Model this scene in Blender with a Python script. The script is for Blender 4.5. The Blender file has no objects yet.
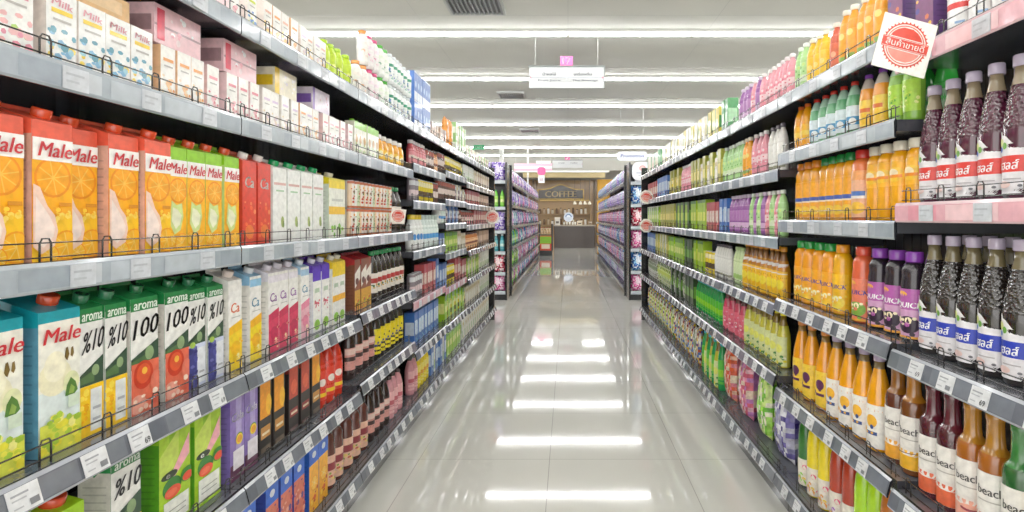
import bpy, math, random
from mathutils import Vector, Matrix
random.seed(7)
R = random.Random(11)
scene = bpy.context.scene
COL = scene.collection
CAM_H = 1.18
XF = 0.85            # front plane of the shelves on either side of the aisle
XP = 0.885           # front plane of the goods
F = 550.0

def lin(h):
    h = h.lstrip('#')
    if len(h) == 3: h = ''.join(ch*2 for ch in h)
    out = []
    for i in (0, 2, 4):
        c = int(h[i:i+2], 16)/255.0
        out.append(c/12.92 if c <= 0.04045 else ((c+0.055)/1.055)**2.4)
    return (out[0], out[1], out[2], 1.0)

# ------------------------------------------------------------------ materials
def attr_mat(name, rough, coat=0.0, bump=0.0, bscale=60, metal=0.0, trans=0.0, mottle=0.12, mscale=70):
    m = bpy.data.materials.new(name); m.use_nodes = True
    nt = m.node_tree; b = nt.nodes['Principled BSDF']
    a = nt.nodes.new('ShaderNodeAttribute'); a.attribute_name = 'Col'
    tc = nt.nodes.new('ShaderNodeTexCoord')
    n = nt.nodes.new('ShaderNodeTexNoise'); n.inputs['Scale'].default_value = mscale; n.inputs['Detail'].default_value = 3
    nt.links.new(tc.outputs['Object'], n.inputs['Vector'])
    mr = nt.nodes.new('ShaderNodeMapRange')
    mr.inputs['From Min'].default_value = 0.3; mr.inputs['From Max'].default_value = 0.7
    mr.inputs['To Min'].default_value = 1-mottle; mr.inputs['To Max'].default_value = 1+mottle
    nt.links.new(n.outputs['Fac'], mr.inputs['Value'])
    mx = nt.nodes.new('ShaderNodeVectorMath'); mx.operation = 'SCALE'
    nt.links.new(a.outputs['Color'], mx.inputs[0]); nt.links.new(mr.outputs['Result'], mx.inputs['Scale'])
    nt.links.new(mx.outputs['Vector'], b.inputs['Base Color'])
    b.inputs['Roughness'].default_value = rough
    b.inputs['Coat Weight'].default_value = coat; b.inputs['Coat Roughness'].default_value = 0.08
    b.inputs['Metallic'].default_value = metal
    b.inputs['Transmission Weight'].default_value = trans
    if bump:
        n2 = nt.nodes.new('ShaderNodeTexVoronoi'); n2.inputs['Scale'].default_value = bscale
        nt.links.new(tc.outputs['Object'], n2.inputs['Vector'])
        bp = nt.nodes.new('ShaderNodeBump'); bp.inputs['Strength'].default_value = bump; bp.inputs['Distance'].default_value = 0.004
        nt.links.new(n2.outputs['Distance'], bp.inputs['Height']); nt.links.new(bp.outputs['Normal'], b.inputs['Normal'])
        nt.links.new(bp.outputs['Normal'], b.inputs['Coat Normal'])
    return m

def plain_mat(name, col, rough=0.5, metal=0.0, emit=0.0, noise=0.06, nscale=8, coat=0.0):
    m = bpy.data.materials.new(name); m.use_nodes = True
    nt = m.node_tree; b = nt.nodes['Principled BSDF']
    c = lin(col)
    tc = nt.nodes.new('ShaderNodeTexCoord')
    n = nt.nodes.new('ShaderNodeTexNoise'); n.inputs['Scale'].default_value = nscale; n.inputs['Detail'].default_value = 4
    nt.links.new(tc.outputs['Object'], n.inputs['Vector'])
    r = nt.nodes.new('ShaderNodeValToRGB')
    r.color_ramp.elements[0].position = 0.3; r.color_ramp.elements[1].position = 0.7
    r.color_ramp.elements[0].color = tuple(x*(1-noise) for x in c[:3])+(1,)
    r.color_ramp.elements[1].color = tuple(min(1, x*(1+noise)) for x in c[:3])+(1,)
    nt.links.new(n.outputs['Fac'], r.inputs['Fac']); nt.links.new(r.outputs['Color'], b.inputs['Base Color'])
    b.inputs['Roughness'].default_value = rough; b.inputs['Metallic'].default_value = metal
    b.inputs['Coat Weight'].default_value = coat
    if emit:
        b.inputs['Emission Color'].default_value = c; b.inputs['Emission Strength'].default_value = emit
    return m

PRINT = attr_mat('printed_carton', 0.38, coat=0.25)
GLOSS = attr_mat('glossy_plastic', 0.22, coat=0.5, mottle=0.08, mscale=40)
EMBOSS = attr_mat('embossed_glass', 0.12, coat=1.0, bump=.6, bscale=140, mottle=0.2)
SMOOTHG = attr_mat('smooth_glass', 0.06, coat=1.0, mottle=0.12, mscale=25)
FOIL = attr_mat('crinkled_foil', 0.25, coat=0.5, bump=1.0, bscale=35, mottle=0.35, mscale=45)
MATS = [PRINT, GLOSS, EMBOSS, SMOOTHG, FOIL]
PR, GL, EM, SG, FO = 0, 1, 2, 3, 4

# ------------------------------------------------------------------ text outlines
_txt = {}
def text_geo(s):
    """flat letter outline as (verts2d, faces), width normalised so that cap height is 1"""
    if s in _txt: return _txt[s]
    cu = bpy.data.curves.new('lettering', 'FONT'); cu.body = s; cu.resolution_u = 2; cu.size = 1.0
    o = bpy.data.objects.new('lettering', cu); COL.objects.link(o)
    dg = bpy.context.evaluated_depsgraph_get(); dg.update()
    me = bpy.data.meshes.new_from_object(o.evaluated_get(dg))
    vs = [(v.co.x, v.co.y) for v in me.vertices]; fs = [tuple(p.vertices) for p in me.polygons]
    bpy.data.objects.remove(o); bpy.data.curves.remove(cu); bpy.data.meshes.remove(me)
    if vs:
        x0 = min(v[0] for v in vs); x1 = max(v[0] for v in vs); y0 = min(v[1] for v in vs); y1 = max(v[1] for v in vs)
        vs = [((x-x0)/(x1-x0), (y-y0)/(y1-y0)) for x, y in vs]
    _txt[s] = (vs, fs)
    return _txt[s]

# ------------------------------------------------------------------ mesh builder
class MB:
    def __init__(s): s.v = []; s.f = []; s.c = []; s.m = []; s.s = []
    def face(s, idx, col, mat=PR, sm=False):
        s.f.append(tuple(idx)); s.c.append(col); s.m.append(mat); s.s.append(sm)
    def quad(s, pts, col, mat=PR, sm=False):
        b = len(s.v); s.v.extend(pts); s.face(range(b, b+len(pts)), col, mat, sm)
    def box(s, x0, x1, y0, y1, z0, z1, col, mat=PR, cols=None):
        b = len(s.v)
        s.v.extend([(x0,y0,z0),(x1,y0,z0),(x1,y1,z0),(x0,y1,z0),(x0,y0,z1),(x1,y0,z1),(x1,y1,z1),(x0,y1,z1)])
        cols = cols or {}
        for k, q in (('bottom',(3,2,1,0)),('top',(4,5,6,7)),('front',(0,1,5,4)),('right',(1,2,6,5)),('back',(2,3,7,6)),('left',(3,0,4,7))):
            s.face([b+i for i in q], cols.get(k, col), mat)
    def lathe(s, prof, col, mat=GL, n=16, cx=0, cy=0, tilt=None):
        """prof: list of (r, z) or (r, z, colour of the ring above)"""
        b = len(s.v); k = len(prof)
        for p in prof:
            for i in range(n):
                a = 2*math.pi*(i+0.5)/n
                q = Vector((p[0]*math.cos(a), p[0]*math.sin(a), p[1]))
                if tilt is not None: q = tilt @ q
                s.v.append((q.x+cx, q.y+cy, q.z))
        for j in range(k-1):
            c = prof[j][2] if len(prof[j]) > 2 and prof[j][2] else col
            for i in range(n):
                i2 = (i+1) % n
                s.face((b+j*n+i, b+j*n+i2, b+(j+1)*n+i2, b+(j+1)*n+i), c, mat, True)
        s.face([b+(k-1)*n+i for i in range(n)], prof[-1][2] if len(prof[-1]) > 2 else col, mat)
        s.face([b+i for i in reversed(range(n))], col, mat)
    def tube(s, pts, r, col, mat=GL, n=5):
        b = len(s.v)
        for k, p in enumerate(pts):
            p = Vector(p); d = (Vector(pts[min(k+1, len(pts)-1)])-Vector(pts[max(k-1, 0)])).normalized()
            u = d.orthogonal().normalized(); w = d.cross(u)
            if k and u.dot(pu) < 0: u, w = -u, -w
            pu = u
            for i in range(n):
                a = 2*math.pi*i/n; q = p+u*math.cos(a)*r+w*math.sin(a)*r; s.v.append(tuple(q))
        for k in range(len(pts)-1):
            for i in range(n):
                i2 = (i+1) % n
                s.face((b+k*n+i, b+k*n+i2, b+(k+1)*n+i2, b+(k+1)*n+i), col, mat, True)
        s.face([b+i for i in reversed(range(n))], col, mat); s.face([b+(len(pts)-1)*n+i for i in range(n)], col, mat)
    def mesh(s, name):
        me = bpy.data.meshes.new(name)
        me.from_pydata(s.v, [], s.f)
        used = sorted(set(s.m)) or [0]
        for u in used: me.materials.append(MATS[u])
        ix = {u: i for i, u in enumerate(used)}
        me.polygons.foreach_set('material_index', [ix[m] for m in s.m])
        me.polygons.foreach_set('use_smooth', s.s)
        ca = me.color_attributes.new('Col', 'FLOAT_COLOR', 'CORNER')
        buf = []
        for f, c in zip(s.f, s.c):
            buf.extend((lin(c) if isinstance(c, str) else c)*len(f))
        ca.data.foreach_set('color', buf)
        me.update()
        return me

# flat / wrapped artwork.  mapf(u, z, layer) -> point ; u, z in metres, u centred
def flat_map(y): return lambda u, z, k: (u, y-0.0003*k-0.0002, z)
def wrap_map(rf):
    def m(u, z, k):
        r = (rf(z) if callable(rf) else rf)+0.0003*k+0.0006
        a = u/r
        return (r*math.sin(a), -r*math.cos(a), z)
    return m
ZMIN = [-9.0]
def slab(mb, mapf, k, zs, lo, hi, col, nu=1, mat=PR):
    """a filled shape: between lo(z) and hi(z) over the heights zs"""
    for a, b in zip(zs[:-1], zs[1:]):
        if b <= ZMIN[0]+1e-5: continue
        a = max(a, ZMIN[0])
        for i in range(nu):
            t0, t1 = i/nu, (i+1)/nu
            pts = [mapf(lo(a)+(hi(a)-lo(a))*t0, a, k), mapf(lo(a)+(hi(a)-lo(a))*t1, a, k), mapf(lo(b)+(hi(b)-lo(b))*t1, b, k), mapf(lo(b)+(hi(b)-lo(b))*t0, b, k)]
            mb.quad(pts, col, mat)
def art(mb, mapf, W, H, items, nu=1, z0=0.0, mat=PR):
    """items in fractions of W (centred -0.5..0.5) and H (0..1)"""
    ZMIN[0] = z0+.0004
    for k, it in enumerate(items, 1):
        t = it[0]
        if t == 'r':
            _, x0, x1, a, b, c = it
            slab(mb, mapf, k, [z0+a*H, z0+b*H], lambda z: x0*W, lambda z: x1*W, c, nu, mat)
        elif t == 'p':      # slanted: left height / right height
            _, x0, x1, a, b, c2, d, c = it   # a..b at left, c2..d at right
            n = max(1, nu)
            for i in range(n):
                f0, f1 = i/n, (i+1)/n
                u0, u1 = (x0+(x1-x0)*f0)*W, (x0+(x1-x0)*f1)*W
                mb.quad([mapf(u0, z0+(a+(c2-a)*f0)*H, k), mapf(u1, z0+(a+(c2-a)*f1)*H, k), mapf(u1, z0+(b+(d-b)*f1)*H, k), mapf(u0, z0+(b+(d-b)*f0)*H, k)], c, mat)
        elif t == 'c':      # ellipse (cx, cz, rx as fraction of W, rz as fraction of W)
            _, cx, cz, rx, rz, c = it
            N = 9; zc = z0+cz*H
            zs = [zc+rz*W*math.sin(-math.pi/2+math.pi*i/N) for i in range(N+1)]
            def hw(z): 
                q = (z-zc)/(rz*W); return rx*W*math.sqrt(max(0, 1-q*q))
            slab(mb, mapf, k, zs, lambda z: max(-0.5*W, cx*W-hw(z)), lambda z: min(0.5*W, cx*W+hw(z)), c, max(1, nu//2), mat)
        elif t == 's':      # orange slice: rind, flesh, segment lines
            _, cx, cz, r, c1, c2, c3 = it
            for rr, cc, dk in ((r, c1, 0), (r*.88, c2, .3)):
                N = 9; zc = z0+cz*H; rz = rr
                zs = [zc+rz*W*math.sin(-math.pi/2+math.pi*i/N) for i in range(N+1)]
                def hw(z):
                    q = (z-zc)/(rz*W); return rz*W*math.sqrt(max(0, 1-q*q))
                slab(mb, mapf, k+dk, zs, lambda z: max(-0.5*W, cx*W-hw(z)), lambda z: min(0.5*W, cx*W+hw(z)), cc, max(1, nu//2), mat)
            for i in range(8):
                a = math.pi*i/4+.2; ca, sa = math.cos(a), math.sin(a); L = r*.86*W
                if abs(cx*W+ca*L) > W*.5: continue
                wv = r*W*.03
                pts = [(cx*W-sa*wv, cz*H+ca*wv), (cx*W+sa*wv, cz*H-ca*wv), (cx*W+ca*L+sa*wv, cz*H+sa*L-ca*wv), (cx*W+ca*L-sa*wv, cz*H+sa*L+ca*wv)]
                if min(p[1] for p in pts) < .001: continue
                mb.quad([mapf(p[0], z0+p[1], k+.6) for p in pts], c3, mat)
        elif t == 'poly':
            _, pts, c = it
            mb.quad([mapf(x*W, z0+max(.001, z)*H, k) for x, z in pts], c, mat)
        elif t == 't':      # text: string, x0, x1, z, height, colour, shear, rise
            _, st, x0, x1, z, hh, c = it[:7]
            sh = it[7] if len(it) > 7 else 0.0; rise = it[8] if len(it) > 8 else 0.0
            vs, fs = text_geo(st)
            lw = abs(x1-x0)*W/max(1, len(st))*.045
            for du in (-lw, 0, lw):     # three strokes side by side make the letters bold
                b = len(mb.v)
                for (x, y) in vs:
                    u = (x0+(x1-x0)*x)*W+sh*y*hh*H+du
                    mb.v.append(mapf(u, z0+(z+hh*y+rise*x)*H, k+0.5+(.1 if du else 0)))
                for f in fs: mb.face([b+i for i in f], c, mat)
        elif t == 'speck':  # little splashes: n, x0,x1,z0,z1, colours, size
            _, n, x0, x1, a, b, cs, sz = it
            rr = random.Random(n*31+len(mb.v))
            for q in range(n):
                cx = rr.uniform(x0, x1)*W; cz = z0+rr.uniform(a, b)*H; r1 = sz*W*rr.uniform(.5, 1.1); r2 = r1*rr.uniform(.5, 1.2); cz = max(cz, z0+r2+.0005)
                pts = [mapf(cx+r1*math.cos(t2), cz+r2*math.sin(t2), k+q*.02) for t2 in [i*math.pi/3+.3 for i in range(6)]]
                mb.quad(pts, rr.choice(cs), mat)

_art = art
def art(*a, **k):
    _art(*a, **k); ZMIN[0] = -9.0
# ------------------------------------------------------------------ product builders: each returns [(part, MB)]
def cap_mb(col, r, h, x, y, z, tilt=None, n=14):
    m = MB(); prof = [(r*.96, 0), (r, h*.12), (r, h*.85), (r*.9, h)]
    m.lathe(prof, col, GL, n, 0, 0, tilt)
    m.v = [(a+x, b+y, c+z) for a, b, c in m.v]
    return m

def shade(c, f):
    c = c.lstrip('#'); return '#%02x%02x%02x' % tuple(max(0, min(255, int(int(c[i:i+2], 16)*f))) for i in (0, 2, 4))
def carton(w, d, h, top, side, items, cap=None, capr=.013, side_items=None, slope=.91, base=None):
    """tall drinks carton with a slanted top and a screw cap"""
    m = MB(); x, y = w/2, d/2; zf = h*slope; zb = h
    b = len(m.v)
    ys = y-.004
    m.v.extend([(-x,-y,0),(x,-y,0),(x,y,0),(-x,y,0),(-x,-y,zf),(x,-y,zf),(x,ys,zb),(-x,ys,zb),(-x,y,zf),(x,y,zf)])
    m.face([b+i for i in (3,2,1,0)], side)
    m.face([b+i for i in (0,1,5,4)], base or top)
    m.face([b+i for i in (1,2,9,5)], side); m.face([b+i for i in (3,0,4,8)], side)
    m.face([b+i for i in (2,3,8,9)], side)
    m.face([b+i for i in (4,5,6,7)], top); m.face([b+i for i in (9,8,7,6)], top)
    m.face([b+i for i in (5,9,6)], top); m.face([b+i for i in (8,4,7)], top)
    # fold flaps on both sides of the top
    for sx in (-1, 1):
        m.quad([(sx*(x+.0006), -y*.9, zf*.995), (sx*(x+.0006), y*.8, zf*.995), (sx*(x+.0006), 0, zf*.86)], top)
        m.quad([(sx*(x+.0004), -y, zf*.90), (sx*(x+.0004), y, zf*.90), (sx*(x+.0004), y, zf), (sx*(x+.0004), -y, zf)], top)
        for k in range(11):
            zz = h*(.10+.06*k)
            m.quad([(sx*(x+.0005), -y*.75, zz), (sx*(x+.0005), y*.7, zz), (sx*(x+.0005), y*.7, zz+h*.012), (sx*(x+.0005), -y*.75, zz+h*.012)], shade(side, .86))
    art(m, flat_map(-y), w, h, items)
    # seam ridge along the top
    m.box(-x, x, ys-.002, ys+.002, zb-.002, zb+.006, top)
    parts = [('carton_body', m)]
    if cap:
        ang = math.atan2(zb-zf, 2*y); T = Matrix.Rotation(ang, 3, 'X')
        parts.append(('screw_cap', cap_mb(cap, capr, .017, w*.12, -y*.15, zf+(zb-zf)*.42, T)))
    return parts

def brik(w, d, h, items, side='#e8e4da', top='#f2efe6', front='#f4f2ea', cap=None):
    m = MB(); m.box(-w/2, w/2, -d/2, d/2, 0, h, side, PR, {'front': front, 'top': top, 'back': front})
    art(m, flat_map(-d/2), w, h, items)
    m.quad([(-w*.3, -d*.05, h+.0006), (w*.3, -d*.05, h+.0006), (w*.3, d*.05, h+.0006), (-w*.3, d*.05, h+.0006)], '#d8d5cc')
    parts = [('carton_body', m)]
    if cap: parts.append(('screw_cap', cap_mb(cap, .010, .010, 0, 0, h)))
    return parts

PROF = {
 'syrup': (.305, [(.028,0),(.0325,.006),(.033,.145),(.031,.165),(.0245,.205),(.018,.235),(.0142,.255),(.0132,.272)], .0158, .024, .272),
 'wine': (.30, [(.029,0),(.032,.006),(.0328,.150),(.0328,.172),(.0318,.184),(.0285,.194),(.0225,.202),(.0185,.209),(.0172,.225),(.0168,.262),(.0185,.266),(.0185,.276),(.0165,.278)], .0158, .022, .278),
 'pet': (.235, [(.028,0),(.033,.008),(.034,.05),(.032,.06),(.034,.07),(.034,.145),(.031,.165),(.022,.195),(.0145,.208),(.0135,.215)], .0165, .020, .215),
 'squat': (.235, [(.030,0),(.034,.006),(.035,.085),(.034,.10),(.035,.15),(.032,.165),(.033,.185),(.026,.20),(.020,.207)], .0225, .028, .207),
 'wide': (.30, [(.026,0),(.032,.008),(.034,.10),(.033,.20),(.028,.245),(.014,.275)], .015, .025, .275),
 'slim': (.265, [(.026,0),(.031,.006),(.032,.11),(.0295,.15),(.020,.195),(.0135,.22),(.012,.24)], .0145, .025, .240),
 'jar': (.14, [(.028,0),(.032,.006),(.032,.085),(.028,.105),(.020,.118)], .023, .022, .118),
 'yog': (.15, [(.020,0),(.024,.005),(.022,.05),(.0245,.075),(.024,.115),(.017,.13),(.015,.135)], .017, .015, .135),
 'soda': (.27, [(.030,0),(.034,.01),(.033,.05),(.035,.10),(.035,.16),(.030,.20),(.018,.235),(.013,.248)], .0155, .018, .248),
 'coffee': (.16, [(.024,0),(.028,.005),(.028,.085),(.025,.10),(.019,.115),(.018,.125)], .0195, .02, .125),
}
RS = {'pet': .88, 'squat': .93}
def bottle(kind, body, cap, label=None, neck=None, mat=GL, scale=1.0, items=(), lz=(.15,.6), lcol='#ffffff', span=2.3, fill=None, shape=None, n=22, rs=None):
    H, prof, cr, ch, cz = PROF[kind]
    rs = rs or RS.get(kind, 1.0); prof = [(a*rs, b) for a, b in prof]; cr = cr*(rs+1)/2
    m = MB(); s = scale
    pr = []
    for (r, z) in prof:
        pr.append((r*s, z*s, (neck if neck and z >= (fill or .17) else body)))
    m.lathe(pr, body, mat, n)
    if kind == 'syrup':     # embossed only on the shoulder
        for q, f in enumerate(m.f):
            zc = sum(m.v[i][2] for i in f)/len(f)
            if not (.150*s < zc < .236*s): m.m[q] = SG
    parts = [('bottle_body', m)]
    if cap:
        c = MB(); c.lathe([(cr*s*.97, 0), (cr*s, ch*s*.1), (cr*s, ch*s*.88), (cr*s*.9, ch*s)], cap, GL, n)
        c.v = [(a, b, z+cz*s) for a, b, z in c.v]
        parts.append(('screw_cap', c))
    if label is not None or items:
        def rad(z):
            z = z/s
            for (r0, z0), (r1, z1) in zip(prof[:-1], prof[1:]):
                if z0 <= z <= z1: return (r0+(r1-r0)*(z-z0)/(z1-z0+1e-9))*s
            return prof[0][0]*s
        L = MB(); z0, z1 = lz[0]*cz*s, lz[1]*cz*s; R0 = max(rad(z0), rad(z1), rad((z0+z1)/2))
        W = span*R0; nz = 4
        zs = [z0+(z1-z0)*i/nz for i in range(nz+1)]
        mp = wrap_map(lambda z: max(rad(z), rad(z0)*0 + rad(z)))
        if shape == 'wavy':     # sheet with a raised rounded shoulder on its near side
            zs = [z0+(z1-z0)*i/10 for i in range(11)]
            def lo(z):
                t = (z-z0)/(z1-z0)
                return -W/2*(1-.10*max(0, (.08-t)/.08))
            def hi(z):
                t = (z-z0)/(z1-z0)
                if t < .15: return W/2*(.55+.45*math.sqrt(max(0, 1-((.15-t)/.15)**2)))
                if t < .72: return W/2
                q = (t-.72)/.28
                return -W/2+W*(.62-.5*q*q if q > .02 else .8)
            slab(L, mp, 0, zs, lo, hi, lcol, 12)
        else:
            slab(L, mp, 0, zs, lambda z: -W/2, lambda z: W/2, lcol, 12)
        art(L, mp, W, z1-z0, items, nu=12, z0=z0)
        parts.append(('paper_label', L))
    return parts

def can(r, h, body, items, lid='#c9ccd0', n=16):
    m = MB(); m.lathe([(r*.85,0),(r,.005),(r,h-.010),(r*.84,h-.002),(r*.84,h)], body, GL, n)
    art(m, wrap_map(r), 2.4*r, h, items, nu=6, mat=GL)
    t = MB(); t.lathe([(r*.83, h),(r*.85,h+.0025),(r*.7,h+.0025)], lid, GL, n)
    return [('can_body', m), ('can_lid', t)]

from mathutils import noise as mn
def pouch(w, h, d, col, items, back=None, mat=FO, neck=False):
    """a filled bag: full in the middle, flat and crimped at both ends"""
    m = MB(); nu, nv = 12, 14; back = back or col
    sd = (w*913+h*377+len(items)*5) % 50
    for side in (-1, 1):
        b = len(m.v)
        for j in range(nv+1):
            v = j/nv
            for i in range(nu+1):
                u = i/nu*2-1
                bul = (1-u*u)**.35*math.sin(math.pi*v)**.30 if 0 < v < 1 and 0 < i < nu else 0
                edge = 1-.05*math.sin(math.pi*v)
                jit = .006*mn.noise(Vector((u*4+sd, v*6, side*3))) if bul else 0
                m.v.append((u*w/2*edge, side*(d/2*bul+jit if bul else .0006), v*h))
        for j in range(nv):
            for i in range(nu):
                q = [b+j*(nu+1)+i, b+j*(nu+1)+i+1, b+(j+1)*(nu+1)+i+1, b+(j+1)*(nu+1)+i]
                v = (j+.5)/nv; u = (i+.5)/nu-.5; c = col
                for it in items:
                    if it[0] == 'x':
                        nz = mn.noise(Vector((u*7+sd, v*9, side+2.5)))*.5+.5+.15*mn.noise(Vector((u*19, v*23, sd)))
                        kk = int(max(0, min(.999, (nz-.25)*2.0))*(len(it[2])+1))
                        if kk < len(it[2]): c = it[2][kk]
                    if it[0] == 'c' and ((u-it[1])/it[3])**2+((v-it[2])/it[4])**2 <= 1: c = it[5]
                m.face(q if side < 0 else q[::-1], c, mat, True)
    return [('pouch_body', m)]

def carrybox(w, d, h, col, items, top=None, mat=PR):
    m = MB(); m.box(-w/2, w/2, -d/2, d/2, 0, h, col, mat, {'top': top or col})
    art(m, flat_map(-d/2), w, h, items)
    # side stripe (the side that faces the camera)
    for sx in (-1, 1):
        m.quad([(sx*(w/2+.0005), -d*.45, h*.3), (sx*(w/2+.0005), d*.4, h*.3), (sx*(w/2+.0005), d*.4, h*.7), (sx*(w/2+.0005), -d*.45, h*.7)], items[0][-1] if items and isinstance(items[0][-1], str) else col)
    return [('box_body', m)]

# ------------------------------------------------------------------ product catalogue
CAT = {}
def P(key, name, cat, desc, pitch, h, depth, fn): CAT[key] = dict(name=name, cat=cat, desc=desc, pitch=pitch, h=h, depth=depth, fn=fn)

RED = '#c9242e'; OR = '#fb9c0b'; YEL = '#fdd016'
SPL = lambda c: [('poly',[(-.5,.10),(-.30,.05),(.02,.10),(.10,.20),(.02,.30),(-.16,.36),(-.34,.48),(-.5,.50)],c)]
ORA = [('r',-.5,.5,0,.66,'#fdaf12'), ('r',-.5,.5,0,.30,'#fdc41a'), ('s',.0,.545,.46,'#f28c08','#fba416','#fdc04a'), ('r',-.5,.5,.655,.80,'#fdfcf7'), ('s',.34,.10,.36,'#f59a10','#fcb41c','#fed066'),
       ('s',-.10,.04,.24,'#f59410','#fdbd25','#fed980'), ('speck',14,-.1,.4,.25,.34,['#ffd95a','#f8a512','#ffcc33','#f39208'],.08)]+SPL('#f3cdb8')+[
       ('poly',[(-.46,.14),(-.26,.09),(-.02,.16),(.02,.22),(-.10,.29),(-.28,.36),(-.44,.42)],'#f8e2d6'),('r',.12,.44,.36,.385,'#d98a1a'),('t','Male',-.40,.42,.680,.095,RED,.25)]
GRN = [('r',-.5,.5,0,.66,'#fdb515'), ('s',.05,.53,.46,'#f28c08','#fba81c','#fdc65a'), ('r',-.5,.5,.655,.80,'#fdfcf7'), ('s',.25,.06,.38,'#f59a10','#fdb826','#fed880'),
       ('s',-.30,.10,.26,'#f8a012','#ffbf25','#ffe090'), ('poly',[(-.40,.24),(-.15,.14),(.15,.18),(.30,.30),(.22,.42),(-.05,.40),(-.30,.44)],'#cfe08a'), ('poly',[(-.30,.26),(-.1,.19),(.12,.23),(.2,.31),(0,.36),(-.24,.38)],'#eef0cc'), ('t','Male',-.42,.44,.68,.09,RED,.25)]
PEAR = [('r',-.5,.5,0,.84,'#f3f2e4'), ('r',-.5,.5,0,.40,'#dbe8e6'), ('c',-.12,.48,.40,.40,'#efeac4'), ('c',-.12,.55,.27,.34,'#f5f0d2'), ('poly',[(.10,.60),(.13,.655),(.18,.66),(.22,.61),(.17,.57),(.13,.58)],'#6a5524'), ('poly',[(.24,.60),(.26,.65),(.31,.655),(.33,.61),(.29,.585)],'#7b6430'),
        ('c',.26,.42,.20,.26,'#dfe2ae'), ('poly',[(.10,.34),(.14,.41),(.24,.455),(.36,.42),(.42,.36),(.30,.33)],'#4f7a34'), ('poly',[(.18,.35),(.24,.41),(.34,.38),(.30,.345)],'#88a84a'), ('r',-.5,.5,0,.20,'#d4da4a'),
        ('speck',34,-.45,.45,.02,.24,['#c9d233','#f0e94e','#9cc036','#e7de38','#a8cc3a','#f4ee8a'],.12), ('r',.16,.44,.26,.34,'#cfe0c8'), ('t','Male',-.44,.44,.705,.095,RED,.25)]
APPLE_ = PEAR
def pct(fruit, txt='%10', f2=None):
    base = [('r',-.5,.5,.62,.86,'#e9e9e4'), ('r',-.5,.5,0,.62,'#efefe9'), ('r',-.5,.5,.81,.88,'#1f7a3c'), ('t','aroma',-.40,.46,.82,.05,'#e8f3e6',.1,.0),
            ('t',txt,-.44,.45,.585,.155,'#2a2a2c',.2,.03), ('p',-.5,.5,.36,.44,.36,.56,'#2f4a38'), ('p',-.5,.1,.38,.42,.38,.46,'#4d6d40'), ('c',.15,.46,.16,.2,'#86a070')]
    if fruit == 'pine': base += [('r',-.5,.5,0,.36,'#f6c51c'), ('speck',14,-.45,-.1,.02,.34,['#f2aa10','#ffe04a','#e8a50c'],.12), ('r',-.08,.40,.03,.33,'#dfe4e2'), ('r',0,.34,.10,.12,'#a8adb0'), ('r',0,.34,.18,.2,'#a8adb0')]
    if fruit == 'tomato': base += [('r',-.5,.5,0,.40,'#e2664a'), ('c',-.08,.30,.36,.40,'#c8331c'), ('c',-.08,.31,.26,.28,'#e0512b'), ('c',-.05,.33,.1,.1,'#f6b43a'), ('c',.38,.22,.22,.3,'#e5735a'), ('c',-.3,.08,.3,.26,'#f0a08a'), ('speck',8,-.4,.4,.02,.16,['#f5c7b0','#df5b42','#ffe0c8'],.12)]
    if fruit == 'berry': base += [('r',-.5,.5,0,.40,'#c8d0e8'), ('r',-.5,-.02,0,.38,'#3b3d86'), ('speck',22,-.45,0,.02,.38,['#2d2f74','#6a6cb2','#4a4d9c'],.12), ('r',.02,.46,.03,.36,'#e3e7ec'), ('r',.1,.4,.12,.14,'#a8adb0'), ('c',-.3,.40,.16,.12,'#9fc24a')]
    return base
P('orange_red','juice_carton','carton','red-topped orange juice carton',.078,.268,.075, lambda: carton(.074,.072,.262,'#ef5b40','#d9a48e',ORA,'#ee5128',.0145))
P('orange_green','juice_carton','carton','green-topped orange juice carton',.066,.262,.07, lambda: carton(.063,.066,.258,'#8fcf1c','#c4d982',GRN,'#e4502a',.013))
P('pear_teal','juice_carton','carton','teal-topped apple juice carton',.086,.272,.075, lambda: carton(.078,.074,.268,'#149fae','#5b98b0',PEAR,'#e2502a',.0155))
P('pct_pine','juice_carton','carton','green-topped pineapple juice carton',.053,.265,.066, lambda: carton(.051,.064,.26,'#1f8443','#d8d8d2',pct('pine'),'#2c7a50',.0125))
P('pct_tomato','juice_carton','carton','green-topped tomato juice carton',.082,.265,.066, lambda: carton(.074,.064,.262,'#1f8443','#d4cfc6',pct('tomato','100'),'#1d6f3e',.0125))
P('pct_plain','juice_carton','carton','green and white carton with bold black lettering',.088,.265,.066, lambda: carton(.074,.064,.262,'#1f8443','#d4cfc6',pct('pine'),'#1d6f3e',.0125))
P('pct_berry','juice_carton','carton','green-topped blueberry juice carton',.064,.26,.066, lambda: carton(.060,.064,.256,'#1f8443','#d8d8d2',pct('berry'),'#2c7a50',.0125))
P('red_c','juice_carton','carton','red mixed juice carton with white cap',.072,.235,.066, lambda: carton(.066,.062,.255,'#d8402e','#cf3a28',[('r',-.5,.5,0,.88,'#dd3f2c'),('t','Ca',-.34,.30,.62,.12,'#fdfbf7',.1),('speck',14,-.4,.4,.05,.5,['#f26b3e','#c22a1e','#ee8a5a'],.12),('c',0,.14,.3,.3,'#f07a33')],'#f2efe8',.013,base='#dd3f2c'))
P('white_green','juice_carton','carton','white juice carton with green cap',.086,.225,.066, lambda: carton(.078,.064,.25,'#f3f3ee','#dfe2dc',[('r',-.5,.5,0,.88,'#f1f3ee'),('r',-.45,.45,.70,.73,'#d5a79e'),('r',-.3,.3,.62,.64,'#9cc39a'),('c',.18,.25,.12,.22,'#a8b96a'),('c',.24,.22,.06,.14,'#6e8a3e')],'#159a54',.015,base='#f1f3ee'))
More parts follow.
